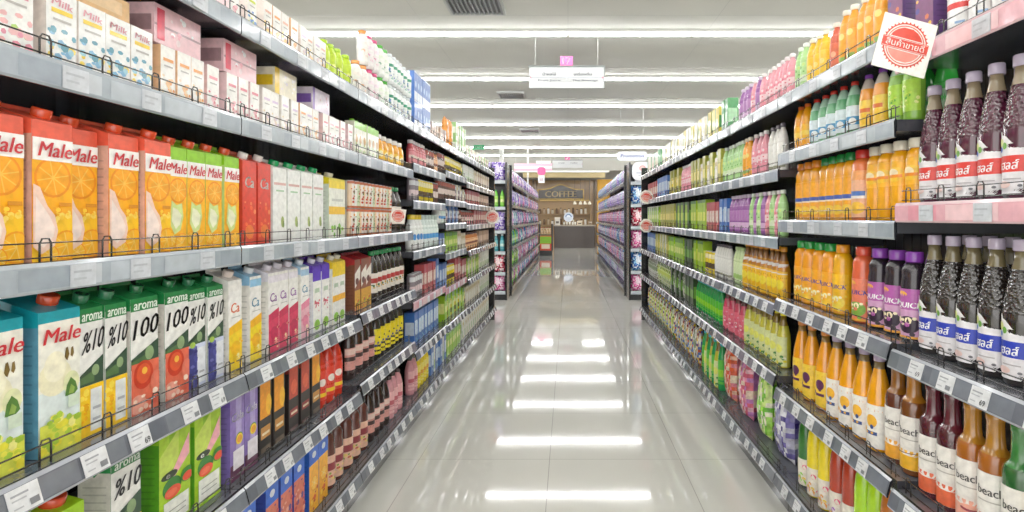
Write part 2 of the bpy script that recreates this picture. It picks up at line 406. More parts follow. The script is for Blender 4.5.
P('yellow_top','juice_carton','carton','wide white carton with yellow top',.155,.22,.1, lambda: carton(.145,.1,.245,'#e5d31a','#cdd8c6',[('r',-.5,.5,0,.88,'#eef0e2'),('r',-.5,.5,.76,.88,'#f4d821'),('r',-.5,.5,.36,.48,'#f5c32b'),('speck',8,-.4,.4,.02,.16,['#8fc93a','#6ab02c'],.09),('r',-.35,.35,.56,.6,'#c8cbc0')],'#e8e3cc',.016))
def cc(fc, top, cap, let, low):
    return lambda: carton(.057,.062,.262,top,'#ece9e0',[('r',-.5,.5,0,.88,'#f6f5f0'),('r',-.5,.5,.80,.88,top),('t','Ca',-.36,.30,.58,.10,let,.1),('r',-.3,.36,.53,.54,'#bdbdb8'),('r',-.5,.5,0,.40,low),('p',-.5,.5,.36,.44,.40,.50,fc),('c',0,.22,.36,.34,fc),('s',.2,.12,.26,fc,low,'#fff3c0'),('speck',10,-.45,.45,.02,.34,[fc,low,'#fff2b0'],.1)],cap,.0135,base='#f6f5f0')
P('c_orange','juice_carton','carton','white and orange juice carton',.074,.255,.066, cc('#f7bd1b','#f2f0ea','#f2e2d6','#e26a3c','#f8d327'))
P('c_pine','juice_carton','carton','white and blue pineapple juice carton',.074,.255,.066, cc('#f6b51a','#8ec3e6','#e8edf0','#3c86a8','#fbdc22'))
P('c_rasp','juice_carton','carton','white and crimson berry juice carton',.074,.255,.066, cc('#c92a52','#ece7ef','#e6e0ea','#8a3fa0','#dd3d62'))
P('c_guava','juice_carton','carton','white and pink guava juice carton',.074,.255,.066, cc('#e884a0','#a6cbe6','#dfe8ee','#3c86a8','#f0b6c2'))
P('c_purple','juice_carton','carton','purple-topped milk drink carton',.07,.25,.066, lambda: carton(.062,.062,.258,'#5b35b8','#e6e6ea',[('r',-.5,.5,0,.70,'#f5f5f0'),('r',-.5,.5,.70,.88,'#5a38bd'),('r',-.3,.3,.54,.6,'#b8cdb4'),('speck',10,-.4,.4,.28,.44,['#c4354e','#e0546a'],.1),('c',0,.10,.36,.3,'#8cc63c')],'#e6e6f2',.013))
P('c_yellow','juice_carton','carton','yellow-topped milk drink carton',.07,.25,.066, lambda: carton(.062,.062,.258,'#f3cf20','#e6e6df',[('r',-.5,.5,0,.70,'#f5f5f0'),('r',-.5,.5,.70,.88,'#f6d322'),('r',-.3,.3,.54,.6,'#b8cdb4'),('r',-.5,.5,.33,.42,'#f7b52d'),('c',0,.10,.36,.3,'#8cc63c')],'#e8e4d2',.013))
def small(fc, txt=None, base='#f6f4ee', band=None, side=None, h=.12, w=.045):
    it = [('speck',16,-.42,.42,.08,.52,fc,.13),('r',-.35,.35,.72,.78,fc[0]),('r',-.3,.3,.62,.65,'#b9b5b0')]
    if band: it.append(('r',-.5,.5,0,.1,band))
    if txt: it.append(('t',txt,-.36,.34,.82,.09,'#e6a0aa',.2,-.02))
    return lambda: brik(w,.038,h,it,side or '#eadfd6','#f4f2ea',base)
P('milk_pink','milk_carton','carton','white milk carton printed with pink flowers',.062,.135,.04, small(['#e58aa0','#b6d86a','#f0b5b5','#9ccb50'],base='#f3f3ee',band='#cfe39a',h=.133,w=.058))
P('milk_blue','milk_carton','carton','white milk carton printed with yellow stars',.062,.135,.04, small(['#f3cf3a','#7fb6d8','#5f9fb4','#9fd0e0','#f7dc5c'],'Milk',base='#f4f5f2',h=.133,w=.058))
P('milk_tan','milk_carton','carton','small cream milk carton with orange print',.05,.12,.04, small(['#f0a45c','#f5c58f','#f2d9b8'],side='#e8b98c'))
P('milk_rose','milk_carton','carton','small white milk carton with rose print',.05,.12,.04, small(['#e48b96','#f1bcc2','#d86a7c'],side='#f0cfd0'))
P('milk_plain','milk_carton','carton','small white milk carton with faint lilac print',.05,.12,.04, small(['#d8c3dc','#e3d2c8','#efd8a8'],side='#e8e2da'))
P('milk_green','milk_carton','carton','small soy milk carton with green cap',.05,.15,.04, lambda: brik(.046,.04,.145,[('r',-.5,.5,.8,1,'#8ccf2c'),('c',0,.5,.3,.4,'#c9974e'),('speck',6,-.4,.4,.1,.4,['#d9b25a','#9cc86a'],.14)],'#e6e6d0','#8ccf2c','#f0efdc','#7cc62a'))
P('case_tan','drink_tray','tray','tan cardboard tray of milk cartons',.20,.045,.12, lambda: carrybox(.19,.12,.042,'#e2b376',[('r',-.4,.4,.2,.8,'#ecc894')],'#ead4ae'))
P('case_pink','drink_tray','tray','pink shrink-wrapped tray of milk cartons',.155,.09,.12, lambda: carrybox(.15,.12,.085,'#efc3c9',[('r',-.5,.5,.44,.5,'#a9848a'),('r',-.45,-.3,.1,.9,'#d9304e'),('speck',10,-.2,.45,.1,.9,['#f6dfe0','#e79aa8','#fff'],.05)],'#e4a8b2'))
P('case_yellow','drink_tray','tray','yellow and white shrink-wrapped milk tray',.14,.085,.12, lambda: carrybox(.135,.12,.08,'#f2ead0',[('r',-.5,-.3,0,1,'#f0c728'),('speck',10,-.3,.45,.1,.9,['#f3d77a','#efe6ee','#fff'],.05)],'#efe0b0'))
P('case_lilac','drink_tray','tray','lilac shrink-wrapped milk tray',.14,.08,.12, lambda: carrybox(.135,.12,.078,'#e8dcec',[('r',-.5,-.38,0,1,'#7d58b0'),('speck',10,-.3,.45,.1,.9,['#d9c6e6','#f6eef6','#e6b7c6'],.05)],'#dfd2e6'))
P('stripe','drink_can','can','slim brown and white striped drink can',.047,.105,.045, lambda: can(.0215,.112,'#efe6dc',[('r',-.5,.5,0,.08,'#b2603c'),('r',-.5,.5,.9,1,'#c2694a'),('r',-.5,-.15,.08,.9,'#e9c9a2'),('speck',9,-.4,.4,.1,.8,['#c44a34','#7a4a2c','#e89a3a','#5d7f3a'],.14)]))
P('stripe_g','drink_can','can','slim green and white striped drink can',.047,.105,.045, lambda: can(.0215,.112,'#f0ede4',[('r',-.5,.5,0,.08,'#b2603c'),('r',-.5,.5,.9,1,'#c2694a'),('r',-.1,.2,.08,.9,'#cfd8b4'),('speck',9,-.4,.4,.1,.8,['#64884a','#7a4a2c','#e2742a','#b23b2c'],.14)]))
P('jarorange','juice_bottle','bottle','squat orange juice bottle with white cap',.07,.14,.066, lambda: bottle('jar','#f2a516','#f0ede6',lz=(.2,.6),lcol='#f8c62a',items=[('c',0,.5,.2,.2,'#fdf0c0')]))
P('limebottle','drink_bottle','bottle','lime green drink bottle',.06,.15,.06, lambda: bottle('yog','#b9d81c','#a4cc14',lcol='#c5e02e',lz=(.1,.8),scale=.98,items=[('c',0,.5,.2,.2,'#e6f07a')]))
P('white_small','milk_carton','carton','small white carton with mixed pastel print',.052,.12,.045, small(['#eeb9a0','#d7a3a0','#f0d070','#cfe0e8'],base='#f2efe8'))
P('white_lime','milk_carton','carton','small white carton with lime and blue print',.052,.12,.045, small(['#cddc2e','#e8e04a','#5a90d0','#f0a040'],base='#f2f1e8'))
def pack(cs, base, h=.155): return lambda: bottle('yog',base,cs[0],lz=(.1,.85),lcol=base,scale=1.03,items=[('r',-.5,.5,.7,.85,cs[1]),('speck',8,-.4,.4,.1,.6,cs,.16)])
P('orcap','yoghurt_bottle','bottle','white yoghurt bottle with orange cap',.055,.155,.05, pack(['#f09a4a','#efe7e0','#f3b98c'],'#efece6'))
P('pinkcap','yoghurt_bottle','bottle','white yoghurt bottle with pink cap',.055,.155,.05, pack(['#d9487c','#efdfe6','#e89ab8'],'#f0ecea'))
P('gcap','yoghurt_bottle','bottle','white yoghurt bottle with green cap',.055,.155,.05, pack(['#4fb63c','#e4efdc','#3f9c6e'],'#eef1ea'))
P('greenwhite','milk_bottle','bottle','white milk bottle with teal print',.06,.16,.05, pack(['#d7dfe0','#2f8f6a','#7fb9a8','#5a7fc0'],'#e9eeec'))
P('bluepack','milk_carton','carton','blue and white milk carton',.06,.17,.05, lambda: brik(.056,.05,.165,[('r',-.5,.5,.3,.95,'#3f72c4'),('c',0,.55,.25,.35,'#9cc0ea'),('r',-.3,.3,.1,.2,'#dce6f2')],'#4a78c6','#3460b0','#dfe8f3'))
def boxx(c, its, w=.06, h=.12, d=.06, top=None): return lambda: carrybox(w-.004, d, h, c, its, top)
P('brownbox','snack_box','box','small brown and beige box',.06,.11,.06, boxx('#a98a72',[('r',-.4,.4,.3,.7,'#e3c9b4'),('speck',6,-.4,.4,.1,.9,['#7a4a3a','#d9a07c'],.13)],h=.11))
P('orangepouch','snack_pouch','pouch','tall orange pouch',.09,.24,.06, lambda: pouch(.085,.235,.05,'#f39a3c',[('c',0,.5,.25,.25,'#f8c890')]))
P('greenbox','snack_box','box','small green and white box',.06,.12,.06, boxx('#8fbf6a',[('r',-.4,.4,.3,.7,'#e6efd6')],h=.12))
P('palebox','snack_box','box','small pale cream box',.06,.12,.06, boxx('#e6dcc4',[('r',-.4,.4,.2,.6,'#f6f2e4'),('r',-.4,.4,.7,.85,'#c9b36a')],h=.12))
P('darkgreen','soda_bottle','bottle','dark bottle with green cap',.06,.235,.06, lambda: bottle('pet','#2c2420','#1d8a46',lz=(.2,.62),lcol='#e8dfd2',items=[('r',-.5,.5,.5,.75,'#b23434'),('speck',6,-.4,.4,.1,.5,['#3b6a3a','#c9a04a'],.1)]))
P('coconut','drink_carton','carton','brown coconut drink carton with white band',.066,.24,.06, lambda: carton(.06,.06,.235,'#b42a2e','#7a4630',[('r',-.5,.5,0,.88,'#8a4a2c'),('r',-.5,.5,0,.36,'#e0a52a'),('p',-.5,.5,.66,.40,.80,.56,'#f2ede0'),('c',-.1,.52,.3,.24,'#5b2c1c'),('speck',8,-.4,.4,.02,.3,['#d94a2c','#f0c93a','#8ab43a'],.14)],None,base='#8a4a2c'))
P('lime_melon','juice_pouch','carton','lime green watermelon juice carton',.105,.285,.08, lambda: carton(.098,.074,.28,'#8fc628','#4f9a1e',[('r',-.5,.5,0,.88,'#a9d42c'),('p',-.2,.0,0,.88,.0,.88,'#8cc41e'),('p',-.5,.1,.50,.70,.56,.88,'#c9e25a'),('p',-.1,.45,.52,.44,.80,.60,'#f2a8b4'),('c',-.2,.50,.26,.10,'#2e3a2a'),('c',-.12,.38,.30,.26,'#2f7a2c'),('c',-.10,.335,.26,.16,'#e2482c'),('c',-.14,.335,.18,.09,'#ee6a4c'),('c',.36,.42,.22,.20,'#3c8a30'),('c',.38,.40,.18,.12,'#e2482c'),('r',-.40,.40,.06,.27,'#eef1e6'),('r',-.3,.3,.12,.13,'#9aa090'),('r',-.3,.3,.17,.18,'#9aa090'),('t','e',-.34,-.22,.485,.035,'#f4f4ee')],'#e2482c',.018))
P('lime_red','juice_carton','carton','lime green carton with red cap',.085,.235,.075, lambda: carton(.08,.074,.20,'#a5dc1e','#8fc81e',[('r',-.5,.5,0,.88,'#a6da22'),('c',0,.4,.3,.3,'#f0f0e6')],'#e0482a',.02,base='#a6da22'))
P('passion','juice_carton','carton','purple passion fruit juice carton',.078,.265,.066, lambda: carton(.062,.066,.262,'#6f55a8','#7b66ae',[('r',-.5,.5,0,.88,'#8a72bc'),('p',-.1,.3,.0,.88,.0,.88,'#b2a2d8'),('r',-.5,.5,0,.18,'#5b2a48'),('t','Cela',-.42,.42,.64,.09,'#f4f0fa',.1),('c',.12,.44,.26,.26,'#4d8a35'),('c',.12,.43,.25,.25,'#f0cf3a'),('c',.12,.43,.17,.17,'#e89c1c'),('r',-.34,.44,.12,.33,'#e7e3ea')],'#5b3f96',.013,base='#8a72bc'))
P('black_orange','juice_pack','carton','black carton with orange fruit panel',.07,.26,.066, lambda: carton(.064,.066,.255,'#1f1a1a','#2a2422',[('r',-.5,.5,0,.88,'#221d1b'),('r',-.45,.4,.46,.88,'#f39a14'),('c',.25,.60,.24,.5,'#ffc02c'),('r',-.4,.38,.22,.36,'#c88a3a'),('r',-.3,.3,.26,.29,'#f3e2c0'),('r',-.4,.38,.06,.12,'#6a5a4a')],None,base='#221d1b'))
P('black_red','juice_pack','carton','black carton with red fruit panel',.07,.26,.066, lambda: carton(.064,.066,.255,'#8e2a20','#241d1c',[('r',-.5,.5,0,.88,'#241d1c'),('r',-.45,.4,.48,.88,'#c8432a'),('c',0,.62,.3,.4,'#e2603c'),('r',-.4,.38,.24,.34,'#9a3434'),('r',-.3,.3,.27,.30,'#f3e2c0'),('r',-.4,.38,.06,.1,'#6a4a4a')],None,base='#241d1c'))
P('tom_bottle','sauce_bottle','bottle','red sauce bottle with black cap',.065,.235,.066, lambda: bottle('pet','#d6331f','#20201f',lz=(.15,.75),lcol='#e23c28',items=[('c',0,.5,.22,.2,'#f4e6da'),('r',-.4,.4,.1,.2,'#f4c82a')]))
P('choc','drink_bottle','bottle','dark brown bottle with pale label',.062,.235,.062, lambda: bottle('pet','#2c1a17','#191515',lz=(.2,.62),lcol='#d8938a',items=[('r',-.5,.5,.4,.6,'#3c2320'),('r',-.5,.5,.7,.95,'#e9c9bc')]))
P('yellowblack','sauce_bottle','bottle','black bottle with yellow label',.062,.235,.062, lambda: bottle('pet','#22201c','#6a6a66',lz=(.15,.7),lcol='#f2dc1c',items=[('speck',8,-.4,.4,.1,.9,['#2b2a26','#3b3f86'],.12)]))
P('blue_top','juice_carton','carton','blue-topped orange juice carton',.075,.225,.07, lambda: carton(.07,.066,.26,'#1d5fd0','#2a57b4',[('r',-.5,.5,0,.66,'#f4ab1c'),('r',-.5,.5,.64,.88,'#1f63d6'),('c',0,.76,.2,.16,'#dfeaf6'),('s',0,.38,.36,'#f59a10','#fdc02c','#fde3a0'),('speck',10,-.4,.4,.02,.3,['#e0562c','#ffd24a','#c2402e'],.13)],None))
P('blue_red','juice_carton','carton','blue-topped mixed berry juice carton',.075,.225,.07, lambda: carton(.07,.066,.26,'#1d5fd0','#35479e',[('r',-.5,.5,0,.66,'#d66a4c'),('r',-.5,.5,.64,.88,'#1f63d6'),('c',0,.76,.2,.16,'#dfeaf6'),('speck',26,-.45,.45,.02,.6,['#b42c3a','#e8a088','#5a2f80','#e2483a'],.14)],None))
P('blue_green','juice_carton','carton','blue-topped green fruit juice carton',.075,.225,.07, lambda: carton(.07,.066,.26,'#1d5fd0','#3e7a3c',[('r',-.5,.5,0,.66,'#d6d430'),('r',-.5,.5,.64,.88,'#1f63d6'),('c',0,.76,.2,.16,'#dfeaf6'),('c',0,.3,.36,.4,'#c85a30'),('speck',16,-.45,.45,.02,.6,['#4b9a38','#f0e06a','#e2a63a'],.14)],None))
P('blackcap','soy_bottle','bottle','dark sauce bottle with ribbed black cap',.064,.225,.064, lambda: bottle('squat','#5a2c24','#2c2c33',lz=(.08,.62),lcol='#e9b79c',scale=1.0,items=[('r',-.5,.5,.5,.75,'#8a2a34'),('speck',8,-.4,.4,.1,.5,['#c4563a','#7fa03a','#f0d06a'],.12)]))
P('pinkbottle','drink_bottle','bottle','pink drink bottle with dark cap',.064,.22,.064, lambda: bottle('pet','#e09aa0','#3a2a28',lz=(.15,.7),lcol='#f0b2b4',scale=.92,items=[('r',-.5,.5,.4,.6,'#c85a66')]))
P('yellowbottle','drink_bottle','bottle','yellow drink bottle',.066,.22,.064, lambda: bottle('pet','#f4d72a','#e8c820',lz=(.15,.7),lcol='#f8e45c',scale=.92,items=[('r',-.5,.5,.4,.6,'#e8a21c')]))
P('bluebox','tea_box','box','blue and white tea box',.07,.14,.06, boxx('#3a6fc0',[('r',-.4,.4,.3,.75,'#cfe0f2'),('speck',6,-.4,.4,.1,.9,['#274f9a','#8fd0ea'],.13)],.07,.14))
P('redbox','tea_box','box','red and cream tea box',.07,.14,.06, boxx('#b9474a',[('r',-.4,.4,.3,.7,'#ead6c8'),('speck',6,-.4,.4,.1,.9,['#7a2028','#e39a80'],.13)],.07,.13))
P('limebox','tea_box','box','lime green tea box',.08,.14,.06, boxx('#9ccf22',[('r',-.4,.4,.35,.6,'#e9f28a'),('r',-.5,.5,.8,1,'#5a9a22')],.08,.14))
P('whitejar','milk_jar','jar','white bottle with yellow cap and blue print',.07,.17,.06, lambda: bottle('coffee','#eef0ec','#f0d22a',lz=(.1,.8),lcol='#f2f5f2',scale=1.15,items=[('c',0,.45,.2,.2,'#3f86d0')]))
P('bluejar','milk_jar','jar','pale bottle with sky blue print',.07,.17,.06, lambda: bottle('coffee','#dcebe6','#cfe3da',lz=(.1,.8),lcol='#e9f4f0',scale=1.15,items=[('r',-.5,.5,.3,.55,'#4b97d8')]))
P('coffee','coffee_can','can','small brown coffee can',.055,.105,.05, lambda: can(.025,.1,'#6a4a42',[('r',-.5,.5,.3,.6,'#e3cfc4'),('r',-.5,.5,.75,.95,'#a8544c')]))
P('greycan','coffee_can','can','small grey and pink drink can',.055,.105,.05, lambda: can(.025,.1,'#8a7f86',[('r',-.5,.5,.25,.5,'#e2c9cc'),('r',-.5,.5,.7,.9,'#d9dadc')]))
P('yellowcan','coffee_can','can','small yellow drink can',.055,.105,.05, lambda: can(.025,.1,'#e8cf2c',[('r',-.5,.5,.25,.5,'#5a4a30'),('r',-.5,.5,.7,.9,'#f6ecb0')]))
P('redjar','coffee_jar','jar','small red jar with pale cap',.06,.13,.055, lambda: bottle('coffee','#c24a52','#e9e0e2',lz=(.1,.75),lcol='#e58a90',scale=.85,items=[('r',-.5,.5,.4,.6,'#f3d8c8')]))
P('orangejar','coffee_jar','jar','small orange jar with dark cap',.06,.13,.055, lambda: bottle('coffee','#d9813c','#5a3c34',lz=(.1,.75),lcol='#efb884',scale=.85,items=[('r',-.5,.5,.4,.6,'#8a4a3a')]))
P('whitebox','tea_box','box','slim white and green tea box',.05,.16,.06, boxx('#e8eae0',[('r',-.4,.4,.1,.4,'#a8c48a'),('speck',5,-.4,.4,.5,.9,['#7f9a6a','#c9b48a'],.14)],.05,.16))
# --- syrup side
def syr(body, neck, band, txt='เฮลส์'):
    return lambda: bottle('syrup', body, '#b8abc2', '', neck, EM, 1.0, [('r',-.5,.5,.34,.60,band),('t',txt,-.36,.22,.38,.15,'#ffffff',.12),('c',-.30,.82,.12,.12,'#d9e08a'),('c',-.14,.76,.08,.10,'#6fae3e'),('c',-.28,.70,.06,.08,'#2f62b8'),('r',-.2,.3,.22,.24,'#b8b2b4'),('c',.28,.12,.06,.04,'#6a6a70'),('c',-.15,.14,.2,.10,'#f2d2cc')],
                          lz=(.05,.52), lcol='#eeebee', span=2.15, fill=.235, shape='wavy')
P('syrup_red','syrup_bottle','bottle','purple syrup bottle with red-banded label',.0665,.305,.078, syr('#4a1a2e','#8d7d62','#e2362c'))
P('syrup_blue','syrup_bottle','bottle','dark syrup bottle with blue-banded label',.0665,.305,.078, syr('#231d1b','#6f6444','#1a35b4'))
def beach(body, neck, low, art2=()):
    return lambda: bottle('wine', body, neck and '#8a6a3a', '', neck, SG, 1.0, [('r',-.5,.5,0,.36,low),('c',0,.34,.5,.12,'#efe9e0'),('t','beach',-.30,.28,.66,.13,'#3a3634'),('r',-.3,.3,.56,.58,'#b8b2a8')]+list(art2), lz=(.06,.56), lcol='#f0ece4', span=2.7, fill=.185)
P('beach_amber','cordial_bottle','bottle','amber cordial bottle with cream and orange label',.0665,.30,.074, beach('#5a2a18','#8a5418','#f0a42a'))
P('beach_yellow','cordial_bottle','bottle','amber cordial bottle with cream and yellow label',.0665,.30,.074, beach('#6e3a14','#a86a1c','#f3b322',[('p',-.4,.4,.30,.28,.34,.33,'#6a2a1c')]))
P('beach_rose','cordial_bottle','bottle','dark red cordial bottle with coral label',.0665,.30,.074, beach('#4a1420','#5a1a28','#e8653c'))
P('beach_peach','cordial_bottle','bottle','golden cordial bottle with peach label',.0665,.30,.074, beach('#a55a14','#b0761e','#f2ab94',[('c',.05,.22,.22,.06,'#9a3444'),('c',.05,.26,.22,.06,'#f2ab94')]))
P('beach_green','cordial_bottle','bottle','green cordial bottle with pale green label',.0665,.30,.074, beach('#1f5a24','#2c7a30','#cfe0a8'))
P('beach_gold','cordial_bottle','bottle','pale golden cordial bottle with cream label',.0665,.30,.074, beach('#b59a22','#c9ae3a','#efe6b4'))
def quick(body, cap, lc, fruit, shade=None):
    return lambda: bottle('squat', body, cap, '', None, GL, 1.0, [('r',-.5,.5,.58,1,lc),('c',-.2,.86,.2,.14,'#f9b63a'),('t','QUICK',-.40,.40,.60,.13,'#3a2f8c' if fruit != '#2b1a30' else '#ffffff',.1),('c',0,.28,.34,.26,fruit),('speck',12,-.4,.4,.05,.5,[fruit,'#fff3c8',lc],.10),('r',-.5,.5,0,.05,'#f0a42a')], lz=(.03,.66), lcol=shade or lc, span=2.7)
P('q_orange_g','juice_bottle','bottle','orange juice bottle with green cap',.07,.235,.072, quick('#f39a12','#1c9a3a','#f9a81c','#fbc832'))
P('q_orange_o','juice_bottle','bottle','orange juice bottle with orange cap',.073,.235,.072, quick('#f6b012','#f29a1c','#fbc01c','#ffe04a'))
P('q_pine','juice_bottle','bottle','yellow juice bottle with orange cap',.073,.235,.072, quick('#fbc312','#f29a1c','#fdd01c','#fff08a'))
P('q_red','juice_bottle','bottle','red fruit juice bottle with red cap',.07,.235,.072, quick('#e2603a','#df4a34','#ee7a58','#7fae3a'))
P('q_purple','juice_bottle','bottle','grape juice bottle with purple cap',.074,.235,.072, quick('#221a24','#8a3cb0','#b457a8','#2b1a30','#d9a2cc'))
P('o_white','juice_bottle','bottle','large orange juice bottle with white cap',.074,.25,.072, lambda: bottle('squat','#f5a80e','#f2ecd6','',None,GL,1.04,[('c',0,.45,.42,.34,'#f9c42c'),('c',-.1,.5,.25,.2,'#fbe6b8'),('r',-.3,.3,.32,.44,'#f08a1c')],lz=(.50,.86),lcol='#fbb41c',span=2.4,rs=.76))
P('o_redcap','juice_bottle','bottle','pink guava juice bottle with red cap',.075,.245,.072, lambda: bottle('squat','#ef7a3c','#d9342c','',None,GL,1.03,[('r',-.5,.5,.4,.62,'#f6ece0'),('r',-.3,.3,.46,.56,'#3a66b0'),('c',0,.2,.3,.24,'#f6c03a'),('r',-.5,.5,.8,1,'#f2a25c')],lz=(.06,.8),lcol='#f2b48c',span=2.6))
P('o_duck','juice_bottle','bottle','orange juice bottle with blue-lettered label',.072,.235,.072, lambda: bottle('squat','#f5a313','#168a3a','',None,GL,.98,[('r',-.5,.5,.42,.6,'#fbe9c8'),('r',-.36,.36,.46,.56,'#3c57a8'),('c',0,.2,.34,.24,'#fbcc3a')],lz=(.05,.75),lcol='#f8a820',span=2.6,rs=.80))
P('o_duck_o','juice_bottle','bottle','orange juice bottle, orange cap, blue lettering',.072,.235,.072, lambda: bottle('squat','#f5a313','#f08a1c','',None,GL,.98,[('r',-.5,.5,.42,.6,'#fbe9c8'),('r',-.36,.36,.46,.56,'#3c57a8'),('c',0,.2,.34,.24,'#fbcc3a')],lz=(.05,.75),lcol='#f8a820',span=2.6,rs=.80))
P('pet_orange','soda_bottle','bottle','orange soda bottle with orange cap',.068,.20,.066, lambda: bottle('soda','#f6a010','#ee6c24','',None,GL,.74,[('r',-.4,.4,.3,.6,'#fbd04a')],lz=(.25,.6),lcol='#f7b51c'))
P('pet_lemon','soda_bottle','bottle','clear green soda bottle with red cap',.062,.20,.066, lambda: bottle('soda','#5faa74','#e0392c','','#a6cdb6',GL,.74,[('r',-.5,.5,.2,.55,'#3c92c4'),('c',.1,.35,.2,.2,'#f0f4f4')],lz=(.15,.6),lcol='#dcebf0',fill=.2))
P('pet_grape','soda_bottle','bottle','orange drink bottle with purple cap',.07,.20,.066, lambda: bottle('soda','#f09a2a','#7f3ca8','','#cfc4b8',GL,.75,[('r',-.5,.5,.1,.5,'#f7c22a'),('r',-.3,.3,.55,.7,'#e2702a')],lz=(.12,.6),lcol='#f9d24a',fill=.2))
P('pet_green','soda_bottle','bottle','green drink bottle with green cap',.072,.20,.066, lambda: bottle('soda','#7fb53c','#3aa84c','','#a8c8a8',GL,.76,[('speck',12,-.4,.4,.1,.9,['#5fae2a','#c8e04a','#e6ee8a'],.12)],lz=(.15,.65),lcol='#a8d83a',fill=.2))
P('big_green','soda_bottle','bottle','large green soda bottle',.085,.22,.08, lambda: bottle('soda','#2fa63a','#3aa84c','',None,GL,.80,[('r',-.4,.4,.1,.8,'#9cc8a0')],lz=(.15,.6),lcol='#3fb84c'))
def slim(body, cap, fr, lc='#f6f3ea', l2='#2b4a8c', neck=None): return lambda: bottle('slim', body, cap, '', neck, SG, 1.08, [('c',0,.62,.2,.22,fr),('r',-.2,.2,.3,.38,l2),('speck',5,-.3,.3,.1,.5,[fr,l2],.08)], lz=(.04,.52), lcol=lc, span=2.5, fill=.2)
P('slim_orange','juice_bottle','bottle','slim orange squash bottle with lilac cap',.071,.265,.06, slim('#f5a20c','#a899b4','#f5b42c',neck='#8a7448'))
P('slim_orange2','juice_bottle','bottle','slim orange squash bottle with passion fruit label',.066,.265,.06, slim('#f29a10','#d07a2a','#5a2450','#fbd23a','#5a2450',neck='#9a7430'))
P('slim_yellow','juice_bottle','bottle','slim yellow squash bottle with yellow cap',.06,.25,.06, lambda: bottle('slim','#cfc83a','#f2e61c','','#8a6f20',SG,.95,[('c',0,.6,.25,.25,'#eef06a'),('speck',9,-.4,.4,.05,.5,['#3f8a3c','#e8e01c','#f5f5e0'],.12)],lz=(.04,.6),lcol='#dfe6a0',span=2.5,fill=.17))
P('slim_pink','juice_bottle','bottle','slim pink squash bottle with dark cap',.06,.25,.06, lambda: bottle('slim','#d2405e','#5a2a30','','#6a3030',SG,.95,[('speck',9,-.4,.4,.05,.8,['#f2a0b4','#d83a6a','#fff0f0'],.12)],lz=(.04,.6),lcol='#e8667c',span=2.5,fill=.17))
P('slim_lemon','juice_bottle','bottle','slim amber bottle with orange cap',.058,.25,.06, lambda: bottle('slim','#c07a1c','#e8961c','','#8a5a2a',SG,.9,[('r',-.5,.5,.7,1,'#e8e0d8'),('c',0,.4,.3,.3,'#fbe23a')],lz=(.04,.75),lcol='#f6bd1c',span=2.5,fill=.17))
P('green_bottle','drink_bottle','bottle','bright green drink bottle',.06,.22,.06, lambda: bottle('pet','#1fa04c','#3fb8c8','',None,GL,.9,[('r',-.5,.5,.3,.6,'#8fd81c')],lz=(.15,.7),lcol='#4cbf2c'))
P('white_dark','drink_bottle','bottle','white drink bottle with dark cap',.055,.18,.055, lambda: bottle('pet','#e8e6df','#57505a','',None,GL,.76,[('r',-.5,.5,0,.1,'#8a8a70')],lz=(.1,.75),lcol='#eeede6'))
P('mint','drink_bottle','bottle','mint green drink bottle',.055,.18,.055, lambda: bottle('pet','#cfe6a8','#b8d890','',None,GL,.76,[('r',-.5,.5,.1,.3,'#a6d070')],lz=(.1,.75),lcol='#dceeb8'))
P('lime_pack','drink_pack','pack','lime green drink pack',.075,.17,.06, boxx('#9cc81c',[('r',-.4,.4,.3,.6,'#e0ea5a'),('r',-.5,.5,.9,1,'#4a8a2a')],.075,.17))
P('darkpack','drink_pack','pack','dark green drink pack',.06,.17,.06, boxx('#2f4a24',[('r',-.4,.4,.3,.6,'#6fa83a')],.06,.17))
P('olivepack','drink_pack','pack','olive and yellow drink pack',.07,.16,.06, boxx('#a8a838',[('r',-.4,.4,.3,.6,'#f0e070'),('speck',6,-.4,.4,.1,.9,['#5f8a2c','#f6e64a'],.13)],.07,.16))
P('purple_y','yoghurt_bottle','bottle','lilac and purple drink bottle',.055,.19,.055, lambda: bottle('pet','#9a5ca4','#d7c4dc','',None,GL,.80,[('r',-.5,.5,.1,.3,'#e0b8dc')],lz=(.1,.8),lcol='#b47ab8',rs=.82))
P('pink_y','yoghurt_bottle','bottle','pink drink bottle with white cap',.055,.19,.055, lambda: bottle('pet','#e89aa6','#f0e6e6','',None,GL,.80,[('r',-.5,.5,.4,.6,'#f6d0d4'),('speck',6,-.4,.4,.1,.9,['#d9506c','#f8e0e4'],.13)],lz=(.1,.8),lcol='#ec8c9c',rs=.82))
P('green_y','yoghurt_bottle','bottle','pale green drink bottle with white cap',.055,.19,.055, lambda: bottle('pet','#a8d88a','#e8f0e0','',None,GL,.80,[('r',-.5,.5,.2,.4,'#e0f0cc'),('speck',6,-.4,.4,.1,.9,['#5cae3c','#d0ea8a'],.13)],lz=(.1,.8),lcol='#b6e294',rs=.82))
P('yellow_y','drink_pouch','bottle','yellow drink bottle with dark base',.056,.18,.055, lambda: bottle('pet','#f5be12','#f4ead0','',None,GL,.78,[('r',-.5,.5,0,.14,'#3a3630'),('c',0,.5,.2,.2,'#fde27a')],lz=(.03,.85),lcol='#fbc81a',rs=.82))
P('red_y','drink_pouch','bottle','red drink bottle with pale cap',.056,.18,.055, lambda: bottle('pet','#d2593c','#f0d8c8','',None,GL,.78,[('r',-.5,.5,0,.14,'#3a3630'),('c',0,.5,.2,.2,'#f6b48a')],lz=(.03,.85),lcol='#e06a44',rs=.82))
P('orange_y','drink_pouch','bottle','orange drink bottle with pale cap',.056,.20,.055, lambda: bottle('pet','#f59c1c','#f2e6d0','',None,GL,.84,[('c',0,.25,.3,.3,'#8fb84a'),('c',0,.7,.2,.2,'#fde27a')],lz=(.03,.85),lcol='#f9a81e',rs=.82))
